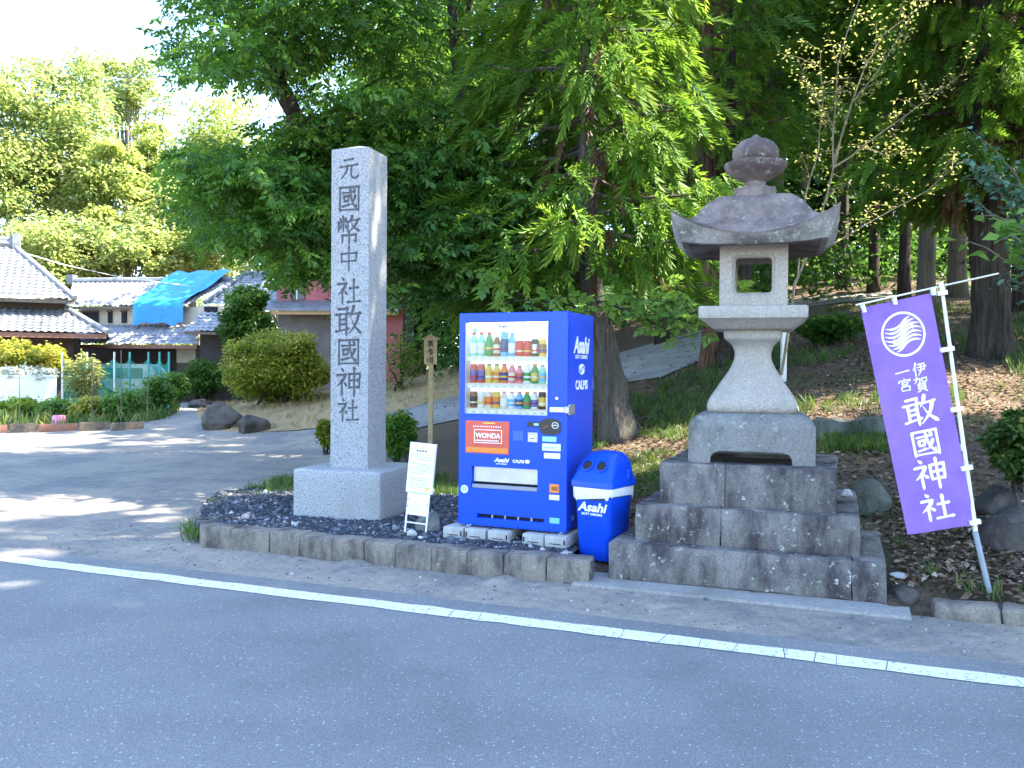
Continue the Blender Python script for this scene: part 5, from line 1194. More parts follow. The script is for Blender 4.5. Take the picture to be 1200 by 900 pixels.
leafy('garden_conifer', 'dark green bushy conifer in front of the red walled house', 291, 372, 31, 68, 92, 12000, .16, M['darkleaf'], 65, 'tree', tint=(.5, .2))
leafy('small_bush', 'small dark bush at the left foot of the granite pillar', 384, 506, 12.2, 26, 44, 3000, .05, M['hedge'], 67, tint=(.3, .2))
leafy('small_bush', 'green bush between the granite pillar and the signpost', 466, 508, 12, 44, 62, 5200, .06, M['zelkova'], 69, tint=(.5, .25))
leafy('dark_shrub', 'low dark evergreen shrub on the slope between the lantern and the banner', 972, 384, None, 82, 40, 8000, .1, M['darkleaf'], 71, tint=(.35, .2))
leafy('bank_plant', 'grassy green clump on the bank at the edge right of the banner pole', 1192, 520, 7.2, 66, 95, 4200, .07, M['grassm'], 73, tint=(.35, .2))
leafy('bare_bush', 'dark bush with bare tangled branches right of the clipped hedge', 468, 425, 23, 70, 84, 1800, .07, M['hedge'], 75, tint=(.25, .2), lump=.5)
# ------------------------------------------------------------------ stones
def rock(name, label, px, py, wpx, hpx, seed, mat, Y=None, deep=.8, amp=.2, sink=.25, cat='stone'):
    """pixel of the foot's middle, width and height"""
    p = onG(px, py) if Y is None else atY(px, py, Y)
    a = wpx/2/F*p.y; h = hpx/F*p.y
    o = link(name, rock_mesh(name, a, a*deep, h/(2-2*sink)*1.05, seed, 4, amp), mat, None, label=label, cat=cat)
    o.location = (p.x, p.y+a*deep*.6, p.z+h/(2-2*sink)*(1-2*sink)*1.0); o.rotation_euler = (0, 0, seed)
    o.data.polygons.foreach_set('use_smooth', [True]*len(o.data.polygons))
    try: o.data.set_sharp_from_angle(angle=R(32))
    except Exception: pass
    return o
rock('boulder', 'large dark boulder beside the clipped hedge', 258, 503, 60, 29, 1.3, M['rock'], cat='boulder')
rock('boulder', 'smaller reddish boulder in front of the clipped hedge', 293, 508, 42, 20, 4.1, M['rock'], cat='boulder')
rock('boulder', 'low flat stone by the lane entrance, left of the large dark boulder', 232, 478, 34, 10, 2.2, M['rock'], cat='boulder')
rock('stone', 'round grey stone behind the white notice board', 503, 627, 36, 25, 6.4, M['lantern_mid'], 7.75, .8, .12)
rock('stone', 'upright mossy stone beside the signpost post', 478, 530, 26, 34, 5.2, M['rock_green'], 12.2)
rock('stone', 'small stone in the gravel left of the vending machine blocks', 482, 628, 12, 7, 3.2, M['concrete'], 7.5)
for i_, (pa, pb, lab_) in enumerate(((948, 1007, 'long mossy retaining stone behind the lantern base'), (1008, 1050, 'mossy retaining stone half behind the banner'))):
    a_, c_ = onG(pa, 518-i_), onG(pb, 517-2*i_); d_ = (c_-a_).xy; o = link('stone', block_mesh('stone', 0, d_.length, 0, .3, -.1, .27-.03*i_, 300+i_, .05, .05), M['rock_green'], None, label=lab_, cat='stone'); o.location = (a_.x, a_.y, g(a_.x, a_.y)); o.rotation_euler = (0, R(3*(-1)**i_), math.atan2(d_.y, d_.x))
rock('stone', 'small mossy stone between the lantern steps and the banner', 1022, 603, 46, 36, 9.1, M['rock_green'])
rock('stone', 'broken stone at the end of the roadside kerb under the banner', 1064, 712, 44, 22, 10.4, M['rock'])
rock('stone', 'large dark rock on the bank right of the banner pole', 1192, 648, 84, 46, 11.5, M['rock'])
rock('stone', 'dark rock above the larger one right of the banner pole', 1180, 606, 60, 34, 12.9, M['rock'])
rock('stone', 'flat grey stone lying on the bank beside the banner pole', 1055, 680, 20, 6, 14.9, M['concrete'])
rock('stone', 'pale stone on the second step of the lantern plinth', 993, 581, 20, 7, 13.3, M['concrete'], 6.9)
# ------------------------------------------------------------------ litter, grass, straw
def ground_scatter(name, poly, n, T, TF, size, mat, seed, pit, lift, tint=(0, 1), tp=1., keep=None):
    r = np.random.default_rng(seed); P = np.array([(p[0], p[1]) for p in poly]); x = r.uniform(P[:, 0].min(), P[:, 0].max(), n*2); y = r.uniform(P[:, 1].min(), P[:, 1].max(), n*2)
    k = inpoly(x, y, P)
    if keep is not None: k &= keep(x, y, r)
    x, y = x[k][:n], y[k][:n]; n = len(x); z = np.maximum(G(x, y), -1)+lift
    return link(name, scatter(name, T, TF, np.stack([x, y, z], 1), rotm(r.uniform(0, 2*PI, n), r.normal(pit, .3, n), r.normal(0, .35, n)), size*r.uniform(.6, 1.4, n), tint[0]+(tint[1]-tint[0])*r.random(n)**tp), mat, kind='stuff')
BL, BLF = [], []
rb_ = np.random.default_rng(6)
for i in range(7):
    a = rb_.uniform(0, 2*PI); o_ = rb_.normal(0, .2, 2); l = rb_.uniform(.6, 1.1); e = np.array([math.cos(a)*.45*l+o_[0], math.sin(a)*.45*l+o_[1], l]); b_ = np.array([o_[0], o_[1], 0]); m_ = (b_+e)/2+np.array([0, 0, .15]); s_ = np.array([-math.sin(a), math.cos(a), 0])*.035
    k = len(BL); BL += [b_-s_, b_+s_, m_+s_*.8, m_-s_*.8, e]; BLF += [(k, k+1, k+2), (k, k+2, k+3), (k+3, k+2, k+4)]
BL = np.array(BL); BLF = [np.array(BLF)]
nz2 = lambda s, th, ox=0: (lambda x, y, r: np.array([noise.noise(Vector((a*s+ox, b*s, ox))) for a, b in zip(x, y)]) > th)
offpath = lambda x, y: ~inpoly(x, y, [(p[0], p[1]) for p in pth])
bank = [RT(-1.9, 7.6), RT(-.3, 7.9), RT(.28, 7.6), RT(.3, 6.62), RT(6.5, 6.6), RT(8, 10), RT(8, 22), RT(1, 24), RT(-6, 14), RT(-3.4, 9.2)]
ground_scatter('leaf_litter', bank, 42000, LF, LFF, .064, M['litter'], 81, 0., .012, (0, .85), 1.5, lambda x, y, r: offpath(x, y) & (r.random(len(x)) < np.clip(1.5-(TB*x+TA*y-6)/14, .3, 1)))
ground_scatter('fallen_leaves', pth, 900, LF, LFF, .07, M['litter'], 191, 0., .02, (.1, .9), 1.2)
ground_scatter('ground_plants', [RT(-2.5, 12), RT(7, 11), RT(9, 21), RT(0, 24), RT(-5, 15)], 5200, BL, BLF, .16, M['grassm'], 192, 0, .0, (0, .55), 1., lambda x, y, r: offpath(x, y) & nz2(.55, .02, 7)(x, y, r))
ground_scatter('leaf_litter', [RT(.25, 6.62), RT(4, 6.6), RT(4, 8.6), RT(.3, 8.8)], 7000, LF, LFF, .06, M['litter'], 181, 0., .014, (0, 1), 1.5)
ground_scatter('grass', bank, 6500, BL, BLF, .07, M['grassm'], 82, 0, .0, (0, .8), 1., lambda x, y, r: offpath(x, y) & nz2(.8, .2)(x, y, r))
ground_scatter('grass', [RT(-3.4, 8.8), RT(-1.2, 8.6), RT(-.4, 9.2), RT(-1.5, 13), RT(-5, 12)], 3200, BL, BLF, .075, M['grassm'], 83, 0, .0, (0, .9), 1., lambda x, y, r: offpath(x, y) & nz2(1.1, -.05, 3)(x, y, r))
ground_scatter('grass', [RT(.45, 6.62), RT(5, 6.6), RT(5, 7.0), RT(.5, 6.9)], 700, BL, BLF, .11, M['grassm'], 84, 0, .0, (.1, 1), 1., nz2(1.7, .05, 9))
ground_scatter('grass', px2([(965, 532), (965, 517), (1040, 515), (1042, 532)]), 420, BL, BLF, .1, M['grassm'], 85, 0, .0, (.2, .7))
ground_scatter('grass', [(-3.3, 9.3), (-.7, 9.6), (-.2, 8.6), (.3, 9.0), (-1.2, 12.6), (-3.2, 12)], 2600, BL, BLF, .12, M['grassm'], 86, 0, .05, (.1, .8), 1., nz2(1.6, .0, 5))
ground_scatter('grass', [(-3.15, 8.5), (-2.9, 7.9), (-2.75, 8.0), (-3.0, 8.7)], 60, BL, BLF, .12, M['grassm'], 87, 0, .03, (.2, .8))
ground_scatter('dry_grass', mound, 9000, BL, BLF, .13, M['strawl'], 88, 0, .0, (.1, 1), 1., lambda x, y, r: offpath(x, y))
ground_scatter('fallen_leaves', [RT(-6.5, 6.15), RT(2.6, 6.1), RT(2.6, 6.35), RT(-5.2, 6.45)], 90, LF, LFF, .06, M['litter'], 89, 0., .02, (.3, 1))
ground_scatter('fallen_leaves', [RT(-6.0, 6.5), RT(-5.0, 6.5), RT(-5, 7.4), RT(-6.6, 7.4)], 120, LF, LFF, .05, M['litter'], 90, 0., .03, (.1, .9))
#@@VEG
# ------------------------------------------------------------------ far trees in the sun
def far_tree(label, px, py, Y, wpx, hpx, n, leaf, mat, seed, k=60, lump=.3, tint=(.55, .22), name='tree', sparse=False, bark='bark_grey'):
    r = np.random.default_rng(seed); c = atY(px, py, Y); a = wpx/2/F*Y; h = hpx/2/F*Y; gz = g(c.x, c.y); base = Vector((c.x, c.y, gz-.1))
    root = empty(name, base, 0, label, 'tree')
    d = r.normal(0, 1, (k, 3)); d /= np.linalg.norm(d, axis=1)[:, None]; s = r.random(k)**.4
    cent = np.array(c)+d*s[:, None]*np.array([a, a, h])
    b = Vector((0, 0, 0)); t = Vector((r.normal(0, a*.1), 0, c.z-base.z+h*.75)); tp = seg_pts(b, t, 4, 0, .4, seed)
    R0 = .035*(t.z)**.8+.05; link('trunk', trunk_mesh(tp, [R0, R0*.85, R0*.65, R0*.4, .04], .3, seed, 10), M[bark], root)
    q = MB()
    for i in range(min(26, k)):
        e = Vector(cent[i])-base; j = tp[min(4, max(1, int(4*e.z/t.z*.75)))]; q.tube(seg_pts(j, e, 4, .1, .3, i), [R0*.3, R0*.24, R0*.18, R0*.1, .02], 5)
    q.build('branches', M[bark], root, True, kind='stuff')
    leafcloud('crown', mat, cent, lump*min(a, h)*r.uniform(.7, 1.4, k), n, leaf, seed+1, 'stuff', root, tint, 1, base, .2)
    return root
FL = M['farleaf']; BB = M['bamboo']
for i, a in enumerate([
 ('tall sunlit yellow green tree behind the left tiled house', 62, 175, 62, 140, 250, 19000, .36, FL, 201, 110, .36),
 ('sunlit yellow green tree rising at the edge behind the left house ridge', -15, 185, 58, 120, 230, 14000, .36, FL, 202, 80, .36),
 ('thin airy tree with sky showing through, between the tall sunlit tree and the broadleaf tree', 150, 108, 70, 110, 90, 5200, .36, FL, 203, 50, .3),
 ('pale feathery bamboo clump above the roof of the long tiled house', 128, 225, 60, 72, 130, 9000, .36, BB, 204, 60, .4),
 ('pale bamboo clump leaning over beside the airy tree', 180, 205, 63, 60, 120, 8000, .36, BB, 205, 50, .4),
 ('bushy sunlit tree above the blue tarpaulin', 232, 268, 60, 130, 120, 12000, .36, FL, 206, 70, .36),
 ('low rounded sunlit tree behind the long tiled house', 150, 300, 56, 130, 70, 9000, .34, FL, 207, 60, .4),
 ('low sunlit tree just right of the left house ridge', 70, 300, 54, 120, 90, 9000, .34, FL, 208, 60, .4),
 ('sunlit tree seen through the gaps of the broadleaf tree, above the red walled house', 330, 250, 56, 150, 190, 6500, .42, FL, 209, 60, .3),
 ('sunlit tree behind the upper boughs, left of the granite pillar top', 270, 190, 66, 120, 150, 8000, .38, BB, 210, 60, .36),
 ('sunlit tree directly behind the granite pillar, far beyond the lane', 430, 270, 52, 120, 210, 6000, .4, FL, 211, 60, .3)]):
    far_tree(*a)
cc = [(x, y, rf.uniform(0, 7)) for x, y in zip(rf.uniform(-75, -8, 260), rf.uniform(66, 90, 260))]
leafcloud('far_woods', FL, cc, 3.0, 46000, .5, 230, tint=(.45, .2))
# ------------------------------------------------------------------ tiled houses
M['tile'] = plain('silver_grey_tile', (.16, .17, .185), .42, 0, .4, 2.2); M['tile_pale'] = plain('pale_grey_tile', (.25, .26, .28), .45, 0, .4, 2.5)
M['wall_dark'] = plain('dark_timber_wall', (.055, .042, .036), .8, 0, .3, 3); M['wall_cream'] = plain('cream_plaster', (.58, .5, .38), .85, 0, .1, 2)
M['wall_red'] = plain('red_sheet_wall', (.36, .085, .095), .6, 0, .18, 1.5); M['wall_grey'] = plain('grey_render_wall', (.15, .135, .13), .85, 0, .2, 2)
M['fascia'] = plain('red_brown_board', (.26, .12, .08), .7, 0, .2, 4); M['tarp'] = speckled('blue_tarpaulin', [(.3, (.015, .24, .75)), (.7, (.03, .32, .88))], 1.6, .4, None, .9, .12)
M['timber'] = plain('orange_timber', (.42, .24, .1), .7)
def slope(b, xt0, xt1, yt, zt, xb0, xb1, yb, zb, pitch=.28, amp=.05, row=.26):
    """tiled slope from the top line (yt, zt) to the eave (yb, zb), ends cut to the hips"""
    L = math.hypot(yb-yt, zb-zt); n = Vector((0, -(zt-zb)/L, abs(yt-yb)/L)) if True else None
    X0, X1 = min(xt0, xb0), max(xt1, xb1); nx_ = max(8, int((X1-X0)/pitch)*6); nv_ = max(3, int(L/row)); k = len(b.v); rows_ = []
    for j in range(nv_):
        for e in (0, 1): rows_.append(((j+e*.999)/nv_, .028*(e)))
    for v, st in rows_:
        xa, xb_ = xt0+(xb0-xt0)*v, xt1+(xb1-xt1)*v
        for i in range(nx_+1):
            x = X0+(X1-X0)*i/nx_; x = min(max(x, xa), xb_); w_ = amp*(.5+.5*math.cos(2*PI*x/pitch))**1.5+st
            b.v.append((x, yt+(yb-yt)*v+n.y*w_, zt+(zb-zt)*v+n.z*w_))
    for j in range(len(rows_)-1):
        for i in range(nx_): a = k+j*(nx_+1)+i; b.f.append((a, a+nx_+1, a+nx_+2, a+1)); b.m.append(0)
def ridge(b, p, q_, r=.16): b.tube([Vector(p)+Vector((0, 0, -.05)), Vector(p), Vector(q_), Vector(q_)+Vector((0, 0, -.05))][1:3], r, 8)
# the left house
YA = R(24); EA = atY(88, 351, 35.5); gA = g(EA.x, EA.y)
ha = empty('tiled_house', (EA.x, EA.y, gA), YA, 'old two tier tiled house at the edge beyond the vegetable garden', 'house')
LA = lambda px, py, off=0.: on_plane(px, py, (EA.x, EA.y, gA), YA, off)
rx, rz = LA(17, 289, 3.6); ex, ez = 0, LA(88, 351)[1]; lx, lz = LA(78, 363, .9); bx_, bz_ = LA(126, 391, -1.1)
q = MB(); slope(q, -14, rx, 3.6, rz, -14, ex, 0, ez); q.build('upper_roof', M['tile'], ha, kind='stuff')
q = MB(); slope(q, -14, lx, .9, lz, -14, bx_, -1.1, bz_); q.build('lower_roof', M['tile'], ha, kind='stuff')
q = MB(); q.add([(rx, 3.6, rz), (ex, 0, ez), (ex, 7.2, ez)], [(0, 1, 2)]); q.add([(lx, .9, lz), (bx_, -1.1, bz_), (bx_, 8.4, bz_), (lx, 6.4, lz)], [(0, 1, 2, 3)]); q.build('hip_roof', M['tile'], ha)
q = MB(); q.tube([(-14, 3.6, rz+.1), (rx+.1, 3.6, rz+.1)], .2, 8); q.tube([(-14, 3.6, rz+.28), (rx+.05, 3.6, rz+.28)], .13, 8); q.box(rx-.05, rx+.22, 3.35, 3.85, rz-.1, rz+.55); q.build('ridge_cap', M['tile'], ha)
q = MB(); q.tube([(rx, 3.55, rz), (ex, 0, ez+.06)], .12, 8); q.build('hip_cap', M['tile'], ha)
q = MB(); q.tube([(lx, .85, lz+.05), (bx_, -1.1, bz_+.06)], .12, 8); q.build('hip_cap', M['tile'], ha)
q = MB(); q.box(-14, lx-.1, 1.0, 6.6, bz_-.1, ez-.06); q.build('upper_wall', M['wall_dark'], ha)
q = MB(); q.box(-14, bx_-1.3, .6, 7, -.3, bz_+.1); q.build('lower_wall', M['wall_dark'], ha)
q = MB(); q.box(-14, ex-.05, .05, .16, ez-.17, ez-.02); q.build('eave_board', M['wood_old'], ha)
q = MB(); q.box(-14, bx_-.05, -1.05, -.9, bz_-.2, bz_-.02); q.build('eave_board', M['fascia'], ha)
# the long house behind, with the tarpaulin
YB = R(-8); EB = atY(80, 358, 43); gB = g(EB.x, EB.y)
hb_ = empty('tiled_house', (EB.x, EB.y, gB), YB, 'long low tiled house with cream plaster wall, partly under the blue tarpaulin', 'house')
LB = lambda px, py, off=0.: on_plane(px, py, (EB.x, EB.y, gB), YB, off)
t0, tz = LA and LB(86, 331, 3.4); t1, _ = LB(272, 324, 3.4); e0, ez = LB(78, 358.5); e1, _ = LB(219, 360); l0, lz = LB(70, 381, .3); l1, _ = LB(228, 380, .3); m0, mz = LB(60, 403, -1.4); m1, _ = LB(231, 403, -1.4)
q = MB(); slope(q, t0, t1, 3.4, tz, e0, e1, 0, ez); q.build('upper_roof', M['tile_pale'], hb_, kind='stuff')
q = MB(); slope(q, l0, l1, .3, lz, m0, m1, -1.4, mz); q.build('lower_roof', M['tile_pale'], hb_, kind='stuff')
q = MB(); q.tube([(t0-.1, 3.4, tz+.08), (t1, 3.4, tz+.08)], .17, 8); q.box(t0-.25, t0+.1, 3.2, 3.6, tz-.1, tz+.4); q.build('ridge_cap', M['tile'], hb_)
q = MB(); q.box(e0+.3, t1-.2, .5, 6.5, lz-.05, ez-.03); q.build('upper_wall', M['wall_cream'], hb_)
for pa, pb in ((97, 116), (127, 132), (143, 149)):
    xa, _ = LB(pa, 370, .5); xb_, _ = LB(pb, 370, .5); q = MB(); q.box(xa, xb_, .44, .56, lz+.12, ez-.28); o = q.build('window', M['dark'], hb_)
    q = MB(); q.box(xa-.05, xb_+.05, .40, .439, ez-.27, ez-.2); q.build('lintel', M['wood_old'], o)
q = MB(); q.box(m0+.5, m1-.3, .2, 6, -.3, mz); q.build('lower_wall', M['wall_dark'], hb_)  # dark wall standing in for the shaded opening under the pent roof
xa, _ = LB(207, 410, -.3); xb_, _ = LB(229, 410, -.3); z_a = LB(210, 425, -.3)[1]; q = MB(); q.box(xa, xb_, -.3, .19, z_a, mz-.1); q.build('plaster_panel', M['wall_cream'], hb_)
q = MB(); q.box(xa, xb_, -.3, .19, -.3, z_a-.003); q.build('timber_panel', M['wood_old'], hb_)
q = MB(); q.box(m0, m1, -1.45, -1.3, mz-.2, mz-.03); q.build('eave_board', M['fascia'], hb_)
q = MB(); q.box(e0, e1, -.04, .1, ez-.16, ez-.03); q.build('eave_board', M['wood_old'], hb_)
# tarpaulin lying on the slope and hanging over the eave
def LBp(px, py, yoff):     # pixel onto the upper slope of the long house
    x, s_ = ray(px, py); lo, hi = 30., 60.
    for _ in range(40):
        m_ = (lo+hi)/2; p = Vector((x*m_, m_, EYE+s_*m_))-Vector((EB.x, EB.y, gB)); ly = -p.x*math.sin(YB)+p.y*math.cos(YB); zz = ez+(tz-ez)*ly/3.4
        if p.z > zz: lo = m_
        else: hi = m_
    p = Vector((x*lo, lo, EYE+s_*lo)); return p+Vector((0, -.1, .16))
tq = [LBp(205, 325.5, 0), LBp(272, 326, 0), LBp(217, 358.5, 0), LBp(158, 358.5, 0)]; tq[1].z += .28; tq[0].z += .12
q = MB(); nu_, nv_ = 26, 22; k = 0
dn = Vector((0, -.25, 0))
for j in range(nv_+1):
    for i in range(nu_+1):
        u = i/nu_; v = j/nv_
        if v <= .7: p = tq[0].lerp(tq[1], u).lerp(tq[3].lerp(tq[2], u), v/.7)
        else: p = tq[3].lerp(tq[2], u)+Vector((0, -.12-.05*math.sin(u*14), -(v-.7)/.3*(1.02+.03*math.sin(u*9+1))))
        p = p+Vector((0, 0, .05*math.sin(u*17+v*4)+.05*noise.noise(Vector((u*6, v*6, 0)))+.05*math.sin(v*13)*(v < .7))); q.v.append(tuple(p))
for j in range(nv_):
    for i in range(nu_): a = j*(nu_+1)+i; q.f.append((a, a+1, a+nu_+2, a+nu_+1)); q.m.append(0)
q.build('tarpaulin', M['tarp'], None, True, angle=180, label='bright blue tarpaulin draped over the roof of the long tiled house', cat='tarpaulin')
# small roofs at its right end
YC = R(12); EC = atY(242, 358, 41); gC = g(EC.x, EC.y)
hc = empty('tiled_house', (EC.x, EC.y, gC), YC, 'small pale tiled outbuilding beside the tarpaulin, behind the dark conifer', 'house')
LC = lambda px, py, off=0.: on_plane(px, py, (EC.x, EC.y, gC), YC, off)
a0, az_ = LC(286, 322, 3.2); a1, _ = LC(360, 320, 3.2); c0, cz = LC(240, 357, 0); c1, _ = LC(330, 357, 0)
q = MB(); slope(q, a0, a1, 3.2, az_, c0, c1, 0, cz); q.build('upper_roof', M['tile_pale'], hc, kind='stuff')
d0, dz0 = LC(236, 366, -.3); d1, _ = LC(300, 366, -.3); f0, fz0 = LC(216, 388, -1.8); f1, _ = LC(290, 388, -1.8)
q = MB(); slope(q, d0, d1, -.3, dz0, f0, f1, -1.8, fz0); q.build('lower_roof', M['tile_pale'], hc, kind='stuff')
q = MB(); q.box(d0-.1, d1, -.1, 4, dz0-.1, cz-.03); q.build('upper_wall', M['wall_cream'], hc)
q = MB(); q.box(d0+.1, d0+.7, -.16, -.101, dz0+.02, cz-.1); q.build('window', M['dark'], hc)
q = MB(); q.box(f0+.5, d1+.3, -.6, 4, -.3, dz0-.12); q.build('lower_wall', M['wall_dark'], hc)
q = MB(); q.box(f0, f1, -1.82, -1.7, fz0-.14, fz0-.02); q.build('eave_board', M['wood_old'], hc)
q = MB(); q.tube([(a0, 3.2, az_+.06), (a1, 3.2, az_+.06)], .15, 8); q.tube([(a0, 3.1, az_+.03), (c0, 0, cz+.08)], .11, 8); q.build('ridge_cap', M['tile'], hc)
# red walled house
ED = atY(324, 356, 36); gD = g(ED.x, ED.y); YD = R(-4)
hd = empty('red_house', (ED.x, ED.y, gD), YD, 'house with faded red walls and a grey pent roof, behind the clipped hedge', 'house')
LD = lambda px, py, off=0.: on_plane(px, py, (ED.x, ED.y, gD), YD, off)
x0, z0 = LD(325, 357); x1, _ = LD(472, 357); z1 = LD(350, 320)[1]
q = MB(); q.box(x0, x1, 0, 6, z0, z1+.7); q.build('upper_wall', M['wall_red'], hd)
xa, za = LD(340, 354); xb_, zb2 = LD(357, 331); q = MB(); q.box(xa, xb_, -.05, .02, za+.1, zb2); o = q.build('window', M['wall_grey'], hd)
q = MB(); q.box((xa+xb_)/2-.02, (xa+xb_)/2+.02, -.07, -.051, za+.1, zb2); q.build('frame', M['white_metal'], o)
xl = LD(312, 340)[0]; zl = LD(312, 338)[1]; zr_ = LD(352, 321)[1]; xr = LD(352, 321)[0]
q = MB(); q.add([(xl, -.5, zl), (xr, -.5, zr_), (xr+2.6, -.5, zr_+.2), (xl, 6.4, zl), (xr, 6.4, zr_), (xr+2.6, 6.4, zr_+.2), (xl, -.5, zl+.16), (xr, -.5, zr_+.2), (xr+2.6, -.5, zr_+.4), (xl, 6.4, zl+.16), (xr, 6.4, zr_+.2), (xr+2.6, 6.4, zr_+.4)],
   [(0, 1, 4, 3), (1, 2, 5, 4), (6, 9, 10, 7), (7, 10, 11, 8), (0, 6, 7, 1), (1, 7, 8, 2), (0, 3, 9, 6), (2, 8, 11, 5)]); q.build('roof', M['wall_grey'], hd)
q = MB(); q.bar((xl, -.53, zl+.1), (xr, -.53, zr_+.13), .05, .16); q.build('verge_board', M['offwhite'], hd)
pz = LD(330, 366)[1]; q = MB(); q.add([(LD(308, 360)[0], -.9, pz), (x1, -.9, pz), (x1, .0, z0+.05), (x0-.2, 0, z0+.05), (LD(308, 360)[0], -.9, pz+.1), (x1, -.9, pz+.1), (x1, .0, z0+.18), (x0-.2, 0, z0+.18)], [(0, 1, 2, 3), (4, 5, 6, 7), (0, 1, 5, 4), (1, 2, 6, 5), (2, 3, 7, 6), (3, 0, 4, 7)]); q.build('pent_roof', M['tile'], hd)
q = MB(); q.box(LD(312, 366)[0], x1, -.86, -.74, pz-.14, pz-.01); q.build('eave_beam', M['timber'], hd)
q = MB(); q.box(x0, LD(400, 380)[0], .05, 5.9, -.3, z0-.003); q.build('lower_wall', M['wall_grey'], hd)
q = MB(); q.box(LD(401, 380)[0], x1, .05, 5.9, -.3, z0-.003); q.build('lower_red_wall', M['wall_red'], hd)
# ------------------------------------------------------------------ vegetable garden
for i, (pa, pb, mt, lab) in enumerate(((-24, 10, 'fascia', 'brown garden edging board, first at the edge'), (11, 47, 'wood_old', 'dark garden edging board between two brown ones'), (46, 93, 'fascia', 'long brown garden edging board in front of the pink tub'), (93, 131, 'wood_old', 'dark garden edging board just right of the pink tub'), (131, 170, 'wood_old', 'weathered garden edging board at the end nearest the lane'))):
    a = onG(pa, 508-pa*.02); c_ = onG(pb, 508-pb*.035)
    d = (c_-a); o = link('edging_board', block_mesh('edging_board', 0, d.xy.length-.03, 0, .06, -.03, .2+.02*(i % 2), 140+i, .006, .008), M[mt], None, label=lab, cat='board', group='boards edging the vegetable garden'); o.location = (a.x, a.y, g(a.x, a.y)); o.rotation_euler = (0, 0, math.atan2(d.y, d.x))
bp = onG(57, 503); bp = Vector((bp.x, bp.y+.5, bp.z)); ub = empty('tub', bp, 0, 'upturned pink plastic tub behind the garden edging boards', 'tub')
q = MB(); q.lathe([(.2, 0), (.19, .02), (.155, .3), (.14, .32), (.02, .325)], 20); M['pink2'] = plain('pink_plastic', (.68, .22, .32), .4); q.build('body', M['pink2'], ub, True)
q = MB(); q.lathe([(.215, 0), (.215, .03), (.2, .035)], 20); q.build('rim', M['pink2'], ub, True)
m, nt, p = new_mat('green_net'); M['net'] = m; p.inputs['Base Color'].default_value = (.01, .28, .2, 1); p.inputs['Roughness'].default_value = .7
tr = nt.nodes.new('ShaderNodeBsdfTransparent'); mx = nt.nodes.new('ShaderNodeMixShader'); wv = noi(nt, 3, 3, .6, 'World'); fc = ramp(nt, wv.outputs[0], [(.3, (.3, .3, .3)), (.7, (.7, .7, .7))])
nt.links.new(fc, mx.inputs[0]); nt.links.new(tr.outputs[0], mx.inputs[1]); nt.links.new(p.outputs[0], mx.inputs[2]); nt.links.new(mx.outputs[0], nt.nodes['Material Output'].inputs[0])
M['teal'] = plain('teal_post', (.05, .32, .3), .5)
nbp = atY(73, 459, 29); gn = empty('garden_net', (nbp.x, nbp.y, g(nbp.x, nbp.y)), 0, 'green netting on thin posts around the vegetable garden', 'netting'); ON = Vector(gn.location)
NP = [(73, 29), (102, 29.5), (134, 29.5), (152, 29.2), (174, 29), (187, 29), (198, 28)]
for px, Y in NP:
    t = atY(px, 416, Y)-ON; q = MB(); q.tube([(t.x, t.y, -.1), (t.x, t.y, t.z+.1)], .035, 6); q.build('post', M['teal'] if px > 140 else M['offwhite'], gn)
q = MB()
for (pa, Ya), (pb, Yb) in zip(NP[:-1], NP[1:]):
    a = atY(pa, 419, Ya)-ON; c_ = atY(pb, 419, Yb)-ON; n_ = 6
    top = [a.lerp(c_, i/n_)-Vector((0, 0, .25*4*(i/n_)*(1-i/n_))) for i in range(n_+1)]; k = len(q.v)
    for p_ in top: q.v += [(p_.x, p_.y, p_.z), (p_.x, p_.y, .15)]
    for i in range(n_): q.f.append((k+2*i, k+2*i+2, k+2*i+3, k+2*i+1)); q.m.append(0)
q.build('net', M['net'], gn)
for lab, px, yt, yb, Y in (('thin dark garden pole nearest the end of the net', 142, 410, 497, 22.6), ('thin garden pole standing in the vegetables behind the edging', 108, 420, 500, 22.5), ('thin garden pole near the pink tub', 23, 440, 506, 21.7), ('thin garden pole close to the lane', 173, 440, 496, 24)):
    p_ = onG(px, yb); t = atY(px, yt, p_.y); q = MB(); q.tube([(0, 0, -.1), (0, 0, t.z-p_.z)], .014, 6); o = q.build('garden_pole', M['wood_old'], None, label=lab, cat='pole', group='thin poles in the vegetable garden'); o.location = p_
# parked van behind the net
vp = atY(158, 456, 40); vp.z = g(vp.x, vp.y); van = empty('parked_van', vp, R(6), 'silver van parked behind the green garden netting', 'van')
M['carsilver'] = plain('silver_paint', (.4, .42, .44), .3, .4); M['carglass'] = plain('dark_car_glass', (.02, .03, .035), .1)
pr_ = [(-1.0, .3), (1.0, .3), (1.02, .75), (.75, .85), (.45, 1.35), (-.9, 1.38), (-1.02, 1.2), (-1.03, .5)]
q = MB(); q.add([(x, y, z) for y in (-.72, .72) for x, z in pr_], [tuple(range(8)), tuple(range(15, 7, -1))]+[(i, (i+1) % 8, 8+(i+1) % 8, 8+i) for i in range(8)]); q.build('body', M['carsilver'], van, bevel=.06, seg=2)
q = MB(); q.box(-.85, .35, -.735, -.71, .88, 1.27); q.build('window', M['carglass'], van, bevel=.01)
for x in (-.65, .62): q = MB(); q.rings([[(x+.28*math.cos(a), y, .28+.28*math.sin(a)) for a in np.linspace(0, 2*PI, 17)[:-1]] for y in (-.74, -.55)]); w_ = q.build('wheel', M['black'], van); q = MB(); q.rings([[(x+.15*math.cos(a), y, .28+.15*math.sin(a)) for a in np.linspace(0, 2*PI, 13)[:-1]] for y in (-.752, -.739)]); q.build('rim', M['grey_metal'], w_)
van.scale = (1.75, 1.2, 1.2)
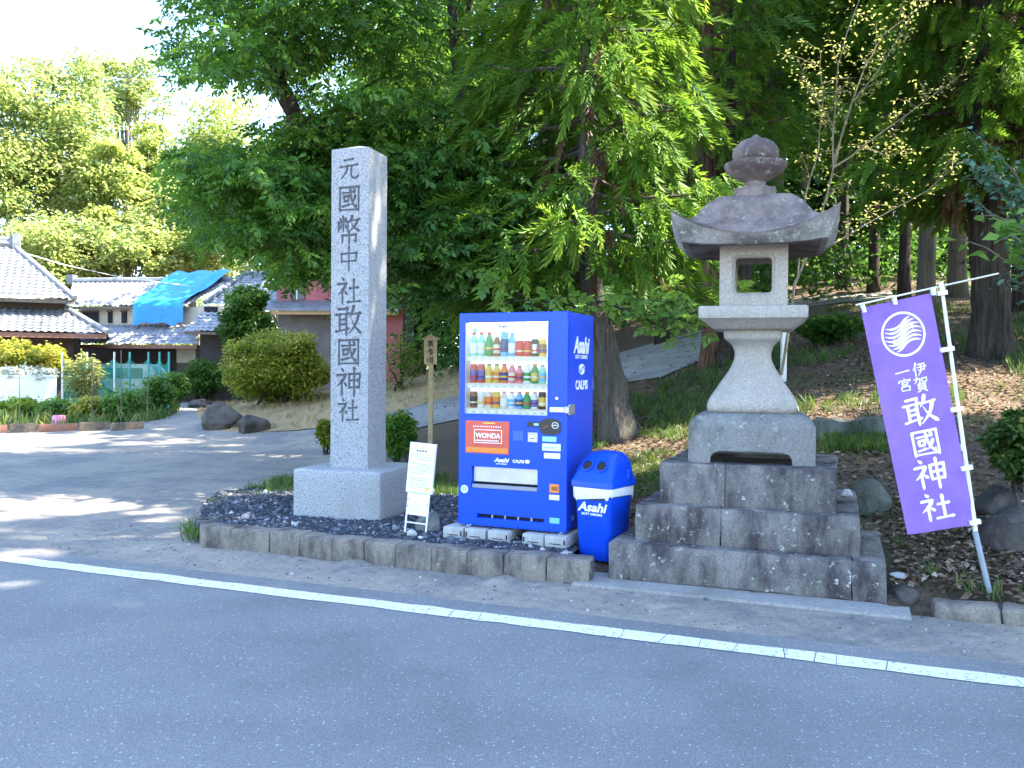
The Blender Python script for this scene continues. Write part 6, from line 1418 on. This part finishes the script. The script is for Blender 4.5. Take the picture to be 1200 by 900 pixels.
# white garden wall
wa = atY(-40, 468, 28.5); wc = atY(66, 466, 29.5); wa.z = g(wa.x, wa.y); wd_ = wc-wa
wl = empty('garden_wall', wa, math.atan2(wd_.y, wd_.x), 'low white wall shining in the sun behind the vegetable garden', 'wall'); hz_ = atY(40, 442, 29).z-wa.z
q = MB(); q.box(0, wd_.xy.length, 0, .15, -.3, hz_); q.build('wall_body', M['white'], wl)
q = MB(); q.box(-.02, wd_.xy.length+.02, -.03, .18, hz_+.003, hz_+.07); q.build('coping', M['offwhite'], wl)
M['whitefl'] = leafmat('white_blossom', [(0, (.3, .33, .2)), (.4, (.6, .6, .55)), (1, (.8, .8, .78))], .3)
leafy('flowering_shrub', 'white flowering shrub topping the low white wall', 28, 438, 29.8, 92, 22, 1500, .16, M['whitefl'], 241, tint=(.6, .3))
leafy('garden_shrub', 'tall yellow green shrub in front of the left tiled house', 36, 418, 31, 110, 52, 5200, .17, M['hedge'], 243, tint=(.75, .2))
for i, (lab, px, py, Y, w_, h_, mt, tn_) in enumerate((('vegetable plants with yellowing leaves climbing the net posts', 100, 440, 27.5, 46, 70, 'palefol', .5), ('leafy green crop in front of the white wall', 22, 476, 25, 70, 26, 'zelkova', .8), ('bright green crop rows beside the pink tub', 66, 478, 24.5, 50, 30, 'maple', .3), ('brownish bean plants in the middle of the vegetable bed', 105, 478, 24, 50, 34, 'hedge', .7), ('tall fresh green plants near the end of the vegetable bed', 150, 472, 24, 56, 52, 'maple', .3), ('feathery green plants at the corner of the bed beside the lane', 186, 462, 25, 40, 56, 'maple', .25), ('green weeds climbing past the end of the net', 208, 452, 28, 24, 36, 'maple', .2))):
    leafy('garden_plant', lab, px, py, Y, w_, h_, 1900, .13, M[mt], 250+2*i, 'plant', tint=(tn_, .25), lump=.45)
ground_scatter('weeds', px2([(-40, 507), (110, 503), (190, 492), (205, 484), (200, 470), (-40, 475)]), 1500, BL, BLF, .35, M['grassm'], 270, 0, 0, (.3, 1))
wp = atY(25, 295, 36); q = MB(); W_ = [atY(x, y, Y)-wp for x, y, Y in ((25, 295.5, 36), (72, 309.5, 38), (144, 325.5, 41), (222, 335, 43))]; q.tube(W_, .022, 5); o = q.build('overhead_wire', M['offwhite'], None, label='thin pale cable sagging from the left house to the tarpaulin', cat='cable'); o.location = wp

gp = onG(918, 446); gp_t = atY(918, 384, gp.y)
pp = empty('marker_post', gp, 0, 'slim pale grey post standing behind the lantern shaft', 'post')
q = MB(); q.box(-.04, .04, -.04, .04, -.1, 1.05); q.build('shaft', M['offwhite'], pp, bevel=.006)
q = MB(); q.rings([sq(.042, 1.05, .01), sq(.02, 1.085, .008)]); q.build('cap', M['offwhite'], pp)
